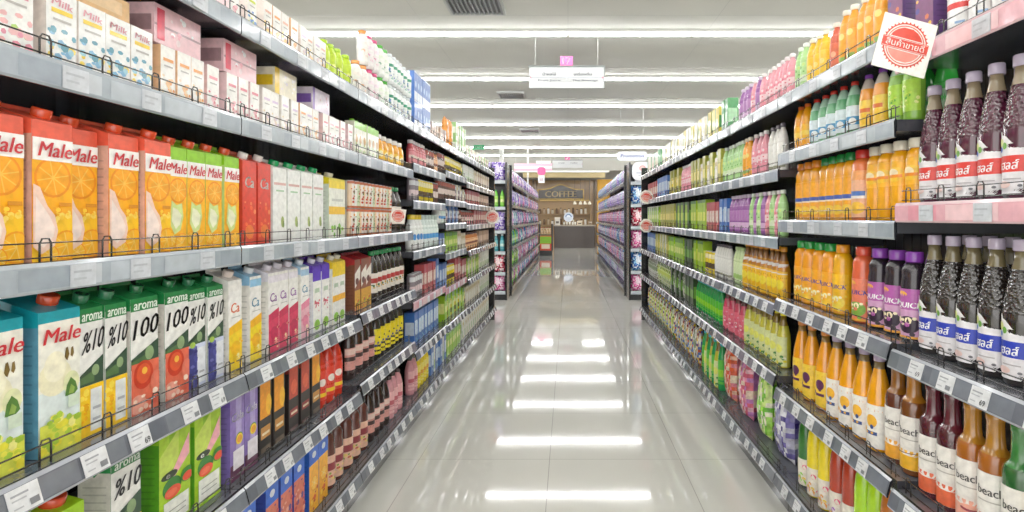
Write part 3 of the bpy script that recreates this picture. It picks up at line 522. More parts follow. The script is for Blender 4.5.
P('purple_gold','juice_box','carton','purple and gold juice carton',.072,.225,.066, lambda: carton(.066,.064,.22,'#6a2a6a','#5a3a72',[('r',-.5,.5,0,.88,'#7a2c6a'),('speck',16,-.45,.45,.05,.7,['#f2b01c','#4b2f8c','#e2602c','#e8d8f0'],.15),('r',-.5,.5,0,.08,'#c8d4e4')],None,base='#7a2c6a'))
P('red_white','squash_bottle','bottle','dark red squash bottle with red and white label',.085,.27,.078, lambda: bottle('syrup','#5e1626','#c23a3a','','#8d6a62',EM,.92,[('r',-.5,.5,.42,1,'#e23a34'),('t','ULY',-.3,.3,.6,.16,'#f8e8e6',.1),('r',.05,.3,.16,.2,'#8fb0d8')],lz=(.05,.6),lcol='#f2f0ee',span=2.7,fill=.24))
P('yellowbox','tea_box','box','yellow and green tea box',.085,.18,.06, boxx('#e6d25a',[('r',-.5,-.3,0,1,'#3a8a4a'),('r',-.2,.4,.3,.6,'#f6efb4')],.085,.18))
P('creambox','tea_box','box','cream white tea box',.085,.18,.06, boxx('#eceadb',[('r',-.4,.4,.3,.5,'#dcd6b0'),('speck',5,-.4,.4,.5,.9,['#e6d79a','#cfdac0'],.12)],.085,.18))
P('greentall','tea_box','box','tall green tea box',.06,.19,.06, boxx('#4c9a5a',[('r',-.4,.4,.3,.6,'#a8d8a8')],.06,.19))
P('purplebag','snack_pouch','pouch','silver and purple foil bag',.14,.25,.1, lambda: pouch(.15,.285,.10,'#b4b2cc',[('x',.5,['#3a2f78','#e8e8f0','#6a60a8','#8f8cb8'])]))
P('pinkbag','snack_pouch','pouch','glossy pink sweets bag',.14,.24,.1, lambda: pouch(.14,.285,.10,'#e68aa8',[('x',.45,['#f4b8c8','#d2546e','#f6d8c0','#c87ac0'])]))
P('orangebag','snack_pouch','pouch','glossy coral sweets bag',.14,.24,.1, lambda: pouch(.14,.285,.10,'#ee8a6a',[('x',.45,['#f8c0a0','#e2542c','#f6e0c0','#e87a8a'])]))
P('greenbag','snack_pouch','pouch','bright green sweets bag',.12,.2,.1, lambda: pouch(.12,.25,.09,'#9fe04a',[('x',.4,['#d6f28a','#6ac22c','#f4f4d0'])]))
def fruitp(c, low): return lambda: bottle('wide', c, '#e8e6e0', '', c, GL, .93, [('speck',12,-.45,.45,.02,.9,[low,'#f6f0e8','#e84a7a','#f5d01c'],.14)], lz=(.03,.42), lcol='#f0e8d8', span=2.6)
P('f_lime','squash_bottle','bottle','lime squash bottle',.07,.24,.06, fruitp('#a9dc14','#6ac22c'))
P('f_green','squash_bottle','bottle','dark green squash bottle',.07,.24,.06, fruitp('#1f6a1c','#8fd81c'))
P('f_yellow','squash_bottle','bottle','yellow squash bottle',.07,.24,.06, fruitp('#f2da12','#f5a01c'))
P('f_red','squash_bottle','bottle','brick red squash bottle',.07,.24,.06, fruitp('#b0361a','#a05ac0'))
P('f_brown','squash_bottle','bottle','amber squash bottle',.07,.24,.06, fruitp('#b8641c','#f5a01c'))
P('stripe_bag','snack_pouch','pouch','mixed red and yellow snack pouch',.075,.2,.06, lambda: pouch(.072,.195,.05,'#c8503a',[('x',.55,['#f0c83a','#f0e6d8','#5a7ac0','#8a2c2c'])]))
P('green_pouch','snack_pouch','pouch','green and white snack pouch',.075,.19,.06, lambda: pouch(.072,.185,.05,'#7fae3c',[('x',.5,['#e8eed0','#c8d86a','#3f6a2c'])]))
P('white_pouch','snack_pouch','pouch','pale snack pouch with grey print',.075,.19,.06, lambda: pouch(.072,.185,.05,'#c8ccb8',[('x',.5,['#f0f0e8','#8a9a7a','#6a4a44'])]))
# --- household goods on the far shelving
def hb(c, cs): return lambda: pouch(.2,.27,.11,c,[('x',.45,cs),('c',0,.55,.2,.2,cs[0])])
P('bag_purple','detergent_bag','bag','purple detergent bag',.21,.28,.12, hb('#8a6cc8',['#e6dcf6','#5a3ca8','#b49ae0']))
P('bag_pink','detergent_bag','bag','pink detergent bag',.21,.28,.12, hb('#e070a8',['#f6d6e6','#c83c80','#f0a0c8']))
P('bag_blue','detergent_bag','bag','blue detergent bag',.21,.28,.12, hb('#3f7ac8',['#e0ecf8','#1f4a9c','#7fc0e8']))
P('bag_red','detergent_bag','bag','red detergent bag',.21,.28,.12, hb('#c8304a',['#f8d8dc','#8a1c30','#e86a80']))
P('bag_green','detergent_bag','bag','green detergent bag',.21,.28,.12, hb('#4cae4a',['#e4f4dc','#1f7a3c','#b8e05a']))
P('hb_white','cleaner_bottle','bottle','white cleaner bottle',.09,.24,.08, lambda: bottle('pet','#e2e4ea','#7a5cc0','',None,GL,1.05,[('r',-.5,.5,.3,.6,'#b08ad8')],lz=(.15,.7),lcol='#f0f0f6'))
P('hb_green','cleaner_bottle','bottle','green cleaner bottle',.09,.24,.08, lambda: bottle('pet','#6cc83c','#2f8a3c','',None,GL,1.05,[('r',-.5,.5,.3,.6,'#e6f4a8')],lz=(.15,.7),lcol='#a8e05a'))
P('hb_pink','cleaner_bottle','bottle','pink cleaner bottle',.09,.24,.08, lambda: bottle('pet','#e08ac0','#f0f0f4','',None,GL,1.05,[('r',-.5,.5,.3,.6,'#f8dcec')],lz=(.15,.7),lcol='#e8a0cc'))
P('hb_teal','cleaner_bottle','bottle','teal cleaner bottle',.09,.24,.08, lambda: bottle('pet','#3c9aa8','#e8f0f0','',None,GL,1.05,[('r',-.5,.5,.3,.6,'#d8f0ec')],lz=(.15,.7),lcol='#6cc0c8'))

for k_, c_ in CAT.items():
    if c_['cat'] in ('bottle','jar','can'): c_['turn'] = .45
for k_ in CAT:
    if k_.startswith(('syrup','red_white')): CAT[k_]['turn'] = .20
    if k_.startswith('beach'): CAT[k_]['turn'] = .62
# ------------------------------------------------------------------ object helpers
def tag(o, label=None, cat=None, group=None, kind=None):
    if label: o['label'] = label
    if cat: o['category'] = cat
    if group: o['group'] = group
    if kind: o['kind'] = kind
def link(name, data, parent=None, loc=(0,0,0), rz=0.0):
    o = bpy.data.objects.new(name, data); COL.objects.link(o); o.location = loc; o.rotation_euler = (0, 0, rz)
    if parent: o.parent = parent
    return o
ONES = ['','first','second','third','fourth','fifth','sixth','seventh','eighth','ninth','tenth','eleventh','twelfth','thirteenth','fourteenth','fifteenth','sixteenth','seventeenth','eighteenth','nineteenth']
TENS = {2:('twentieth','twenty'),3:('thirtieth','thirty'),4:('fortieth','forty'),5:('fiftieth','fifty'),6:('sixtieth','sixty'),7:('seventieth','seventy'),8:('eightieth','eighty'),9:('ninetieth','ninety')}
def ordw(n):
    if n < 20: return ONES[n]
    t, u = divmod(n, 10)
    return TENS[t][0] if u == 0 else TENS[t][1]+'-'+ONES[u]
_cache = {}
def meshes(key):
    if key not in _cache:
        parts = CAT[key]['fn']()
        H = max(v[2] for _, m in parts for v in m.v)
        j = MB()
        for _, m in parts:
            b = len(j.v); j.v += m.v; j.f += [tuple(b+i for i in f) for f in m.f]; j.c += m.c; j.m += m.m; j.s += m.s
        _cache[key] = ([(pn, m.mesh(CAT[key]['name']+'_'+pn)) for pn, m in parts], j.mesh(CAT[key]['name']), H)
    return _cache[key]
proto = {}
cnt = {}
NOBJ = [0]
def place(key, x, y, z, rz, shelf, side, row='', detail=True, smax=None, smin=None):
    """put one product on a shelf: the first of its kind is built, the others are copies of it and of its parts"""
    c = CAT[key]; parts, joined, H = meshes(key)
    base = c['desc']; k = (base, shelf, side, row); cnt[k] = cnt.get(k, 0)+1
    lab = '%s, %s%s on %s, %s' % (base, ordw(cnt[k]), row, shelf, side)
    detail = detail and len(parts) > 1
    pk = (key, detail)
    if pk not in proto:
        if detail:
            r = link(c['name'], None)
            for pn, me in parts: link(pn, me, r)
        else: r = link(c['name'], joined)
        proto[pk] = r
    else:
        src = proto[pk]; r = src.copy(); COL.objects.link(r)
        for ch in CHILD.get(src.name, ()):  # copies of the parts
            q = ch.copy(); q.parent = r; COL.objects.link(q)
    if detail and r is proto[pk] and r.name not in CHILD: CHILD[r.name] = [o for o in r.children]
    r.location = (x, y, z+.001); r.rotation_euler = (0, 0, rz)
    s = 1.0 if not smax or H <= smax else smax/H
    if smin and H*s < smin: s = min(1.35, smin/H)
    r.scale = (1, 1, s)
    for q in list(r.keys()): del r[q]
    tag(r, lab, c['cat'], '%ss on %s of the %s' % (base, shelf, side))
    NOBJ[0] += 1
    return r, H*s
CHILD = {}

# ------------------------------------------------------------------ shelving
DARK = '#26282c'; CHAR = '#3a3c42'
def yv(px, X=XP): return X*F/abs(px-568.0)
BAYY = [1.438+.79*(k-0) for k in range(-2, 8)]
def ybay(k): return 1.42+.79*k       # near edge of bay k
NAMEL = 'carton side'; NAMER = 'syrup side'
BAYWORD = {-1:'first',0:'second',1:'third',2:'fourth',3:'fifth',4:'sixth',5:'seventh'}
LEV = {
 'L': {-1:[1.70,1.44,1.105,.775,.48,.155],0:[1.70,1.44,1.105,.775,.48,.155],1:[1.70,1.44,1.105,.79,.505,.155],
       2:[1.70,1.48,1.275,.995,.715,.44,.155],3:[1.70,1.51,1.31,1.14,.93,.69,.43,.155],4:[1.70,1.48,1.30,1.12,.90,.66,.42,.155],5:[1.70,1.48,1.30,1.12,.90,.66,.42,.155]},
 'R': {-1:[1.595,1.215,.84,.48,.155],0:[1.66,1.435,1.17,.855,.50,.155],1:[1.66,1.375,1.10,.83,.545,.155]},
}
for k in (2,3,4,5): LEV['R'][k] = LEV['R'][1]
TAGM = {}
def tag_mesh(v):
    if v not in TAGM:
        m = MB(); w, h = .05, .038
        bg = ['#dfe1e3','#dfe1e3','#c6cbd1'][v]
        m.quad([(-w/2,-.0012,0),(w/2,-.0012,0),(w/2,-.0012,h),(-w/2,-.0012,h)], bg)
        m.quad([(-w/2,0,0),(-w/2,0,h),(w/2,0,h),(w/2,0,0)], bg)
        if v == 2: bg = '#c6cbd1'
        art(m, flat_map(-.0014), w, h, [('r',-.40,.3,.62,.72,'#a9afb6'),('r',-.40,.1,.3,.4,'#b2b8be')] if v == 2 else [('r',-.40,.15,.70,.78,'#9a9da2'),('r',-.40,.05,.52,.58,'#b0b3b8'),('r',-.40,-.1,.2,.26,'#b0b3b8')]+([('t','69',.12,.40,.14,.30,'#4a4c50')] if v != 1 else [('r',.1,.4,.14,.4,'#7a7d82')]))
        TAGM[v] = m.mesh('price_tag')
    return TAGM[v]
def rail_mesh(L, col, tint):
    """tilted ticket rail: face quad bowed forward, lips at top and bottom; local front is -y, length along x from 0 to L"""
    m = MB(); h = .046; lip = {1: '#a4acb3', 2: '#9da1a8', 3: '#d8b4ba'}[tint]  # lip colour carries a painted edge highlight along the rail
    pr = [(0, -h), (-.004, -h), (-.006, -h+.004), (-.0065, -.004), (-.003, .003), (0, .003)]
    for (a, b), c in zip(zip(pr[:-1], pr[1:]), ['#1f2024', lip, col, lip, '#55585e']):
        m.quad([(0, a[0], a[1]), (L, a[0], a[1]), (L, b[0], b[1]), (0, b[0], b[1])], c, GL)
    m.quad([(0, 0, -h), (0, 0, .003), (L, 0, .003), (L, 0, -h)], '#30333a', GL)
    rr = random.Random(int(L*1000)+len(col)+tint)
    x = rr.uniform(0, .1)
    while x < L-.06:       # paper inserts behind the clear strip
        w = rr.uniform(.05, .16); w = min(w, L-x-.005)
        if tint: m.quad([(x, -.0069, -h+.006), (x+w, -.0069, -h+.006), (x+w, -.0072, -.006), (x, -.0072, -.006)], tint_cols[tint][rr.randrange(3)], GL)
        x += w+rr.uniform(.0, .08)
    return m.mesh('price_rail')
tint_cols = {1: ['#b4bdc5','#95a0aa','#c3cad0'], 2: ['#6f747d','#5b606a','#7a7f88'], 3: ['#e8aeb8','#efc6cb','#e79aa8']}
def guard_mesh(L, hh=.034):
    m = MB(); c = '#2a2624'
    for z in (.010, hh):
        m.tube([(.004, 0, z), (L-.004, 0, z)], .0016, c, GL, 4)
    n = max(3, int(L/.105))
    for i in range(n):
        x = .03+(L-.06)*i/(n-1)
        m.tube([(x-.010, 0, -.008), (x-.010, 0, hh), (x-.006, 0, hh+.007), (x+.006, 0, hh+.007), (x+.010, 0, hh), (x+.010, 0, -.008)], .0016, c, GL, 4)
    return m.mesh('wire_guard')
_g = {}
def cached(k, fn):
    if k not in _g: _g[k] = fn()
    return _g[k]
def bay(side, k, levels, y0, y1, xf=XF, depth=.45, top=1.78, label='', group='', railfn=None, sd=None, ends=(False, False), tagn=None):
    """one shelving bay.  sd +1: faces the aisle from +x, -1: from -x"""
    L = y1-y0-.004; yc = (y0+y1)/2
    rz = -math.pi/2 if sd > 0 else math.pi/2
    root = link('shelving_bay', None, None, (sd*xf, yc, 0), rz)       # local: -y faces the aisle, x runs along it
    tag(root, label, 'shelving', group)
    m = MB(); m.box(-L/2, L/2, depth, depth+.02, .0, top, '#46484e', GL)
    n = int(L/.05)
    for i in range(n):
        x = -L/2+(i+.5)*L/n
        m.quad([(x-.002, depth-.0008, .1), (x+.002, depth-.0008, .1), (x+.002, depth-.0008, top-.03), (x-.002, depth-.0008, top-.03)], '#34363b', GL)
    link('back_panel', m.mesh('back_panel'), root)
    for s in (-1, 1):
        m = MB(); x = s*(L/2-.012); m.box(x-.011, x+.011, depth-.035, depth-.001, 0, top, '#2c2e33', GL)
        link('upright', m.mesh('upright'), root)
    m = MB(); m.box(-L/2, L/2, .035, depth-.04, 0, levels[-1]-.031, '#232428', GL); link('plinth', m.mesh('plinth'), root)
    for li, z in enumerate(levels):
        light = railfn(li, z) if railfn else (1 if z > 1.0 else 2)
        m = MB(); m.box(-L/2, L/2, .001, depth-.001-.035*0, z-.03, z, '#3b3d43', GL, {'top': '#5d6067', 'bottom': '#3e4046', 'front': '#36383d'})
        sh = link('shelf', m.mesh('shelf'), root)
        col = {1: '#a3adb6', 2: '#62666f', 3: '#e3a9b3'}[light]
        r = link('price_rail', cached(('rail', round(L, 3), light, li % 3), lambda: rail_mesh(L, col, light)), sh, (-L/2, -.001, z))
        if light == 2:      # the lower rails lean back so that they face up
            r.rotation_euler = (math.radians(-16), 0, 0)
            r.location = (-L/2, -.010, z)
        if z > .2 or True:
            link('wire_guard', cached(('guard', round(L, 3)), lambda: guard_mesh(L)), sh, (-L/2, .009, z))
        nt = tagn if tagn is not None else (6 if light == 2 else 4)
        rr = random.Random(k*17+li*5+int(sd))
        for t in range(nt):
            x = -L/2+.05+(L-.1)*(t+rr.uniform(.3, .6))/nt
            if light == 2:
                g = link('price_tag', tag_mesh(rr.choice([0, 1, 1])), sh, (x, -.0175-.011+.0, z-.0425)); g.rotation_euler = (math.radians(-16), 0, 0)
                g.location = (x, -.010-.0075-.0395*0 - math.sin(math.radians(16))*0, z)
                # local offset along the leaning rail
                a = math.radians(-16); oy, oz = -.0078, -.0425
                g.location = (x, -.010+oy*math.cos(a)-oz*math.sin(a), z+oy*math.sin(a)+oz*math.cos(a))
            else:
                link('price_tag', tag_mesh(2), sh, (x, -.0085, z-.0425))
    for e, s in zip(ends, (-1, 1)):
        if e:
            w = -1 if sd > 0 else 1
            m = MB(); x = s*(L/2+.012); m.box(x-.01, x+.01, .0, depth+.02, 0, top, '#202124', GL); link('end_panel', m.mesh('end_panel'), root)
    return root

for k in range(-1, 6):
    for side, sd in (('L', -1), ('R', 1)):
        lv = LEV[side][k]; nm = NAMEL if side == 'L' else NAMER
        def rf(li, z, side=side, k=k):
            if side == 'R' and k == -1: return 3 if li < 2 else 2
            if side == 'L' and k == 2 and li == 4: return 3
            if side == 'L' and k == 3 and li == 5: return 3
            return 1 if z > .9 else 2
        last = (k == 5)
        y0, y1 = ybay(k), ybay(k+1)
        if last: y1 = 6.36
        ends = (False, last) if side == 'L' else (last, False)
        bay(side, k, lv, y0, y1, label='%s charcoal steel shelving bay from the camera end of the %s' % (BAYWORD[k], nm), group='shelving bays of the '+nm, railfn=rf, sd=sd, ends=ends, top=1.76)

# ------------------------------------------------------------------ filling the shelves
def shelf_phrase(side, k, li):
    n = len(LEV[side][k])
    if li == 0: return 'the top shelf'
    if li == n-1: return 'the bottom shelf'
    base = ['', 'the second shelf', 'the third shelf', 'the fourth shelf', 'the fifth shelf', 'the sixth shelf', 'the seventh shelf'][li]
    if k >= 2 and side == 'L': base = base.replace('the ', 'the closer-set ')
    if k == -1 and side == 'R': base = base.replace('the ', 'the deep ')
    if k >= 1 and side == 'R': base = base.replace('the ', 'the far ')
    return base
def width(key):
    me = meshes(key)[1]
    if key not in _wid: xs = [v.co.x for v in me.vertices]; _wid[key] = max(xs)-min(xs)
    return _wid[key]
_wid = {}
def fill(side, k, li, ya, yb, keys, tiers=1, rows=1, recess=0.0, top_keys=None, jitter=.006, pat='run'):
    """fill a length of one shelf, from ya to yb, with the named products in turn"""
    sd = -1 if side == 'L' else 1
    lv = LEV[side][k]; z = lv[li]; gap = (lv[li-1]-.032-z) if li else .6
    nm = NAMEL if side == 'L' else NAMER
    y = ya; i = 0; ph = shelf_phrase(side, k, li)
    ylo, yhi = ybay(k)+.006, min(ybay(k+1), 6.36)-.006
    y = max(y, ylo); yb = min(yb, yhi)
    seq = keys if isinstance(keys, list) else [keys]
    items = []; total = 0.0; span = yb-y
    while True:      # how many fit side by side
        i = len(items)
        key = seq[i % len(seq)] if pat == 'cycle' else seq[min(len(seq)-1, int(len(seq)*total/max(1e-6, span)))]
        w = width(key)+(.0045 if CAT[key]['cat'] in ('bottle','can','jar','pouch') else .0028)
        if total+w > span+.004: break
        items.append((key, w)); total += w
    if not items: return y
    f = min(1.35 if CAT[items[0][0]]['cat'] in ('bottle','can','jar','pouch') else 1.05, max(1.0, span/total)); y += max(0, (span-total*f)/2)
    for key, w in items:
        c = CAT[key]; w *= f
        turn = c.get('turn', 0.0)
        for r in range(rows):
            d = c['depth']
            x = sd*(XP+recess+d/2+r*(d+.008)+R.uniform(0, jitter))
            zz = z
            for t in range(tiers):
                H = (gap-.012)/tiers
                rowt = '' if r == 0 and t == 0 else (' back-row' if r else ' stacked')
                jr = .009 if c['cat'] not in ('bottle','can','jar') else .12
                o, h = place(key, x, y+w/2, zz, (-math.pi/2+turn if sd > 0 else math.pi/2-turn)+R.uniform(-jr, jr), ph, nm, rowt, detail=(y < 3.2), smax=H, smin=(.86*H if tiers == 1 and li and k >= (1 if side == 'R' else 2) else None))
                zz += h+.0015
        y += w
    return y
def L(px): return XP*F/(568.0-px)
def Rr(px): return XP*F/(px-568.0)

def run(side, li_of, segs, **kw):
    """segs: (px0, px1, keys, options).  A run may cross bays; li_of gives the level index for a bay (None: skip)"""
    f = L if side == 'L' else Rr
    for s in segs:
        a, b = sorted((f(s[0]), f(s[1])))
        opt = dict(kw); opt.update(s[3] if len(s) > 3 else {})
        k = max(-1, int(math.floor((a-1.42)/.79+1e-6)))
        y = a
        while k <= 5 and ybay(k) < b:
            li = li_of(k)
            if li is not None:
                fill(side, k, li, max(y, ybay(k)), min(b, ybay(k+1)), s[2], **opt)
            k += 1
same = lambda i: (lambda k: i)
upto1 = lambda i: (lambda k: i if k <= 1 else None)

# left, top shelf
run('L', same(0), [(60,212,['white_small','milk_plain'],{'pat':'cycle'}),(213,246,'milk_rose'),(247,262,'white_lime'),(263,300,['white_small','milk_tan'],{'pat':'cycle'}),(301,328,['milk_plain','white_small'],{'pat':'cycle'}),
    (329,357,'limebottle'),(358,366,'orcap'),(366,372,'orcap',{'tiers':2}),(372,382,'pinkcap',{'tiers':2}),(382,392,'gcap',{'tiers':2}),(392,413,['greenwhite'],{'tiers':2}),(414,431,'bluepack',{'tiers':2}),
    (432,447,'brownbox'),(448,455,'orangepouch'),(456,466,['greenbox','palebox'],{'pat':'cycle','tiers':2}),(467,493,['palebox','brownbox','greenbox'],{'pat':'cycle'})])
# left, second shelf
def two(a, b, low, top):
    run('L', upto1(1), [(a, b, low)])
def stack_on(side, k, li, ya, yb, key, zoff):
    sd = -1 if side == 'L' else 1; c = CAT[key]; y = ya
    z = LEV[side][k][li]+zoff
    while y+c['pitch'] <= yb+.01:
        room = LEV[side][k][li-1]-.032-z-.006
        place(key, sd*(XP+.012+c['depth']/2), y+c['pitch']/2, z, (-math.pi/2 if sd > 0 else math.pi/2), shelf_phrase(side, k, li), NAMEL if sd < 0 else NAMER, ' stacked', True, room)
        y += c['pitch']
run('L', upto1(1), [(-60,47,'milk_pink'),(48,154,'milk_blue'),(163,206,'milk_tan'),(207,262,'milk_rose'),(263,290,'milk_plain'),(291,322,['milk_plain','milk_tan'],{'pat':'cycle'}),(323,354,'milk_rose'),(355,379,'milk_green'),(381,412,'jarorange')])
stack_on('L', -1, 1, .93, 1.15, 'case_tan', .136)
stack_on('L', -1, 1, 1.19, 1.345, 'case_pink', .123)
stack_on('L', 0, 1, 1.43, 1.64, 'case_pink', .123)
stack_on('L', 0, 1, 1.68, 1.92, 'case_yellow', .123)
stack_on('L', 0, 1, 1.93, 2.16, 'case_lilac', .123)
# left, third shelf: juice cartons, each at its own place
def put(side, k, li, key, ya, recess=0.0, rows=1, row='', tilt=0.0):
    tilt = (1 if side == 'R' else -1)*CAT[key].get('turn', 0)
    sd = -1 if side == 'L' else 1; c = CAT[key]; z = LEV[side][k][li]; gap = (LEV[side][k][li-1]-.032-z) if li else .6
    return place(key, sd*(XP+recess+c['depth']/2), ya+c['pitch']/2, z, (-math.pi/2 if sd > 0 else math.pi/2)+tilt, shelf_phrase(side, k, li), NAMEL if sd < 0 else NAMER, row, True, gap-.008)
for y, r in ((.745,.0),(.823,.004),(.907,0),(.987,.024),(1.066,.006),(1.145,-.004)): put('L', -1, 2, 'orange_red', y, r)
for i in range(3): put('L', -1, 2, 'orange_green', 1.2225+.0652*i, .006)
put('L', 0, 2, 'orange_green', 1.424, .004)
put('L', 0, 2, 'red_c', 1.495, .0); put('L', 0, 2, 'red_c', 1.57, .0)
for i in range(4): put('L', 0, 2, 'white_green', 1.648+.0865*i, .0)
put('L', 0, 2, 'yellow_top', 2.03, .0)
run('L', upto1(2), [(353,394,['stripe','stripe_g','stripe','stripe'],{'pat':'cycle','tiers':2}),(395,404,'darkgreen'),(405,413,'choc')])
# left, fourth shelf
for y in (.728,.811): put('L', -1, 3, 'pear_teal', y)
put('L', -1, 3, 'pear_teal', .915, .0)
put('L', -1, 3, 'pct_pine', .999, .004); put('L', -1, 3, 'pct_pine', 1.053, .002)
put('L', -1, 3, 'pct_tomato', 1.109, .0); put('L', -1, 3, 'pct_tomato', 1.203, .0)
put('L', -1, 3, 'pct_berry', 1.287, .006); put('L', -1, 3, 'pct_berry', 1.3515, .002)
run('L', upto1(3), [(226.5,245,'c_orange'),(246,268,'c_pine'),(269,300,'c_rasp'),(301,312,'c_guava'),(313,332,'c_purple'),(333,352,'c_yellow'),(353,374,'coconut',{'recess':-.0}),(375,413,'darkgreen')])
# left, fifth shelf
run('L', upto1(4), [(-20,94,'lime_red'),(96,158,'pct_plain'),(161,224.6,'lime_melon'),(225,262,'passion'),(260,286,'black_orange'),(288,312,'black_red'),(313,322,'black_orange'),(323,352,'tom_bottle'),(353,378,'choc'),(379,413,'yellowblack')])
# left, bottom shelf
run('L', upto1(5), [(120,236,'blue_green'),(238,262,'blue_green'),(263,308,'blue_red'),(309,330,'blue_top'),(331,372,'blackcap'),(373,392,'choc'),(393,413,'pinkbottle')])
# left, the closer-set shelves of the later bays
def lev(i): return lambda k: (i if k >= 2 and i < len(LEV['L'][k])-1 else None)
run('L', lev(1), [(414,428,'redjar'),(428,447,['coffee','orangejar']),(447,452,'yellowcan'),(452,463,'yellowcan'),(464,474,'whitebox'),(475,492,['palebox','brownbox'],{'pat':'cycle'})])
run('L', lev(2), [(414,420,'greycan',{'tiers':1}),(420,434,'yellowcan'),(434,447,'coffee'),(447,456,'coffee'),(456,466,['greycan','palebox'],{'pat':'cycle'}),(467,480,'redbox'),(480,493,'brownbox')])
run('L', lev(3), [(414,418,'whitejar'),(418,447,['whitejar','bluejar','bluejar','bluejar']),(447,460,['greycan','bluebox'],{'pat':'cycle'}),(460,474,['coffee','redjar'],{'pat':'cycle'}),(474,493,'redbox')])
run('L', lev(4), [(414,424,'greycan'),(424,436,'redbox'),(436,445,'bluebox'),(446,458,'limebox'),(458,466,'palebox'),(466,479,'orangejar'),(479,493,'brownbox')])
run('L', lev(5), [(414,447,'bluebox'),(447,455,'yellowcan'),(455,467,'redbox'),(467,480,['limebox','palebox'],{'pat':'cycle'}),(480,493,'whitebox')])
run('L', lambda k: 6 if k >= 3 else None, [(445,466,['limebox','yellowcan'],{'pat':'cycle'}),(466,480,'palebox'),(480,493,'whitebox')])
run('L', lambda k: len(LEV['L'][k])-1 if k >= 2 else None, [(414,420,'pinkbottle'),(420,431,'yellowbottle'),(431,447,['bluebox','whitebox'],{'pat':'cycle'}),(447,462,'limebox'),(462,493,['whitebox','palebox'],{'pat':'cycle'})])

# right, top shelf
run('R', same(0), [(1060,936,'red_white',{'rows':1}),(935,911.5,'purple_gold'),(911,879,'purple_gold'),(878,851,'orange_y'),(850,834,'orange_y'),(833,822,'red_y'),(821,803,'yellow_y'),(802,790,'green_y'),(789,762,'pink_y'),(761,748,['pink_y','purple_y'],{'pat':'cycle'}),
    (747,736,'purple_y'),(735,728,'yellowbox',{'tiers':1}),(727,721,'greentall'),(720,706,'yellowbox'),(705,662,['creambox','yellowbox','creambox'],{'pat':'cycle'}),(661,646,['greentall','creambox','creambox'],{'pat':'cycle'})])
# right, first bay: syrup and cordial bottles
def row_of(key, li, ys, k=-1, rows=1, recess=0.0):
    for y in ys:
        for r in range(rows): put('R', k, li, key, y-CAT[key]['pitch']/2, recess+r*.088, row='' if r == 0 else ' back-row')
row_of('syrup_red', 1, [1.386-.067*i for i in range(10)], rows=1)
row_of('syrup_blue', 2, [1.386-.067*i for i in range(10)], rows=2)
row_of('beach_amber', 4, [1.535], k=0); row_of('beach_yellow', 4, [1.465], k=0)
row_of('beach_rose', 3, [1.386,1.319]); row_of('beach_peach', 3, [1.252,1.185]); row_of('beach_green', 3, [1.118]); row_of('beach_gold', 3, [1.051,.984,.917,.85])
# right, second bay
run('R', lambda k: 1 if k == 0 else None, [(909,880,'pet_green'),(879,850,'pet_grape'),(849,804,'pet_lemon'),(803,781,'pet_orange')])
row_of('big_green', 1, [1.475, 1.56], k=0, recess=.09)
run('R', lambda k: 2 if k == 0 else None, [(911,858,'o_white'),(858,845,'o_redcap'),(845,812,'o_duck'),(812,787,'o_duck_o')])
run('R', lambda k: 3 if k == 0 else None, [(911,860,'q_purple'),(860,844.5,'q_red'),(844.5,836,'q_pine'),(836,826,'q_orange_o'),(826,787,'q_orange_g')])
run('R', lambda k: 4 if k == 0 else None, [(877,822,'slim_orange'),(822,787,'slim_orange2')], rows=1)
run('R', lambda k: 5 if k == 0 else None, [(911,887,'f_lime'),(887,873,'f_brown'),(873,849,'f_lime'),(849,824.5,'f_red'),(824.5,802.5,'f_yellow'),(802.5,795,'f_green'),(795,787,'f_lime')])
# right, later bays
from1 = lambda i: (lambda k: i if k >= 1 else None)
run('R', from1(1), [(779,764,'white_dark'),(763,748,['pink_y','q_red']),(747,740,'orange_y'),(739,724,'green_y'),(723,700,['green_y','olivepack','palebox'],{'pat':'cycle'}),(699,690,'olivepack'),(689,680,['pink_y']),(679,668,['olivepack','yellowcan'],{'pat':'cycle'}),(667,657,'bluebox'),(656,644,['redbox','orangejar'],{'pat':'cycle'})])
run('R', from1(2), [(779,762,['green_y','pink_y'],{'pat':'cycle'}),(761,746,['purple_y','green_y'],{'pat':'cycle'}),(745,727,'purple_y'),(726,719,'bluebox'),(718,706,'redbox'),(705,690,'lime_pack'),(689,675,['darkpack','lime_pack'],{'pat':'cycle'}),(674,660,'olivepack'),(659,644,['limebox','whitebox'],{'pat':'cycle'})])
run('R', from1(3), [(779,740,'slim_lemon'),(739,728,'mint'),(727,713,'white_dark'),(712,704,'yellowcan'),(703,693,'lime_pack'),(692,684,'darkpack'),(683,668,'limebox'),(667,655,['olivepack','whitebox'],{'pat':'cycle'}),(654,644,'bluebox')])
run('R', from1(4), [(779,742,'slim_yellow'),(741,721,'slim_pink'),(719,694,'green_bottle'),(693,684,'darkpack'),(683,670,['white_pouch','darkpack'],{'pat':'cycle'}),(669,656,'green_pouch'),(655,644,'white_pouch')])
run('R', from1(5), [(786,765,'purplebag'),(764,749,'greenbag'),(747,732,'pinkbag'),(731,719,'orangebag'),(718,700,['green_bottle','slim_yellow'],{'pat':'cycle'}),(699,672,['stripe_bag','white_pouch'],{'pat':'cycle'}),(671,644,['green_pouch','stripe_bag'],{'pat':'cycle'})])

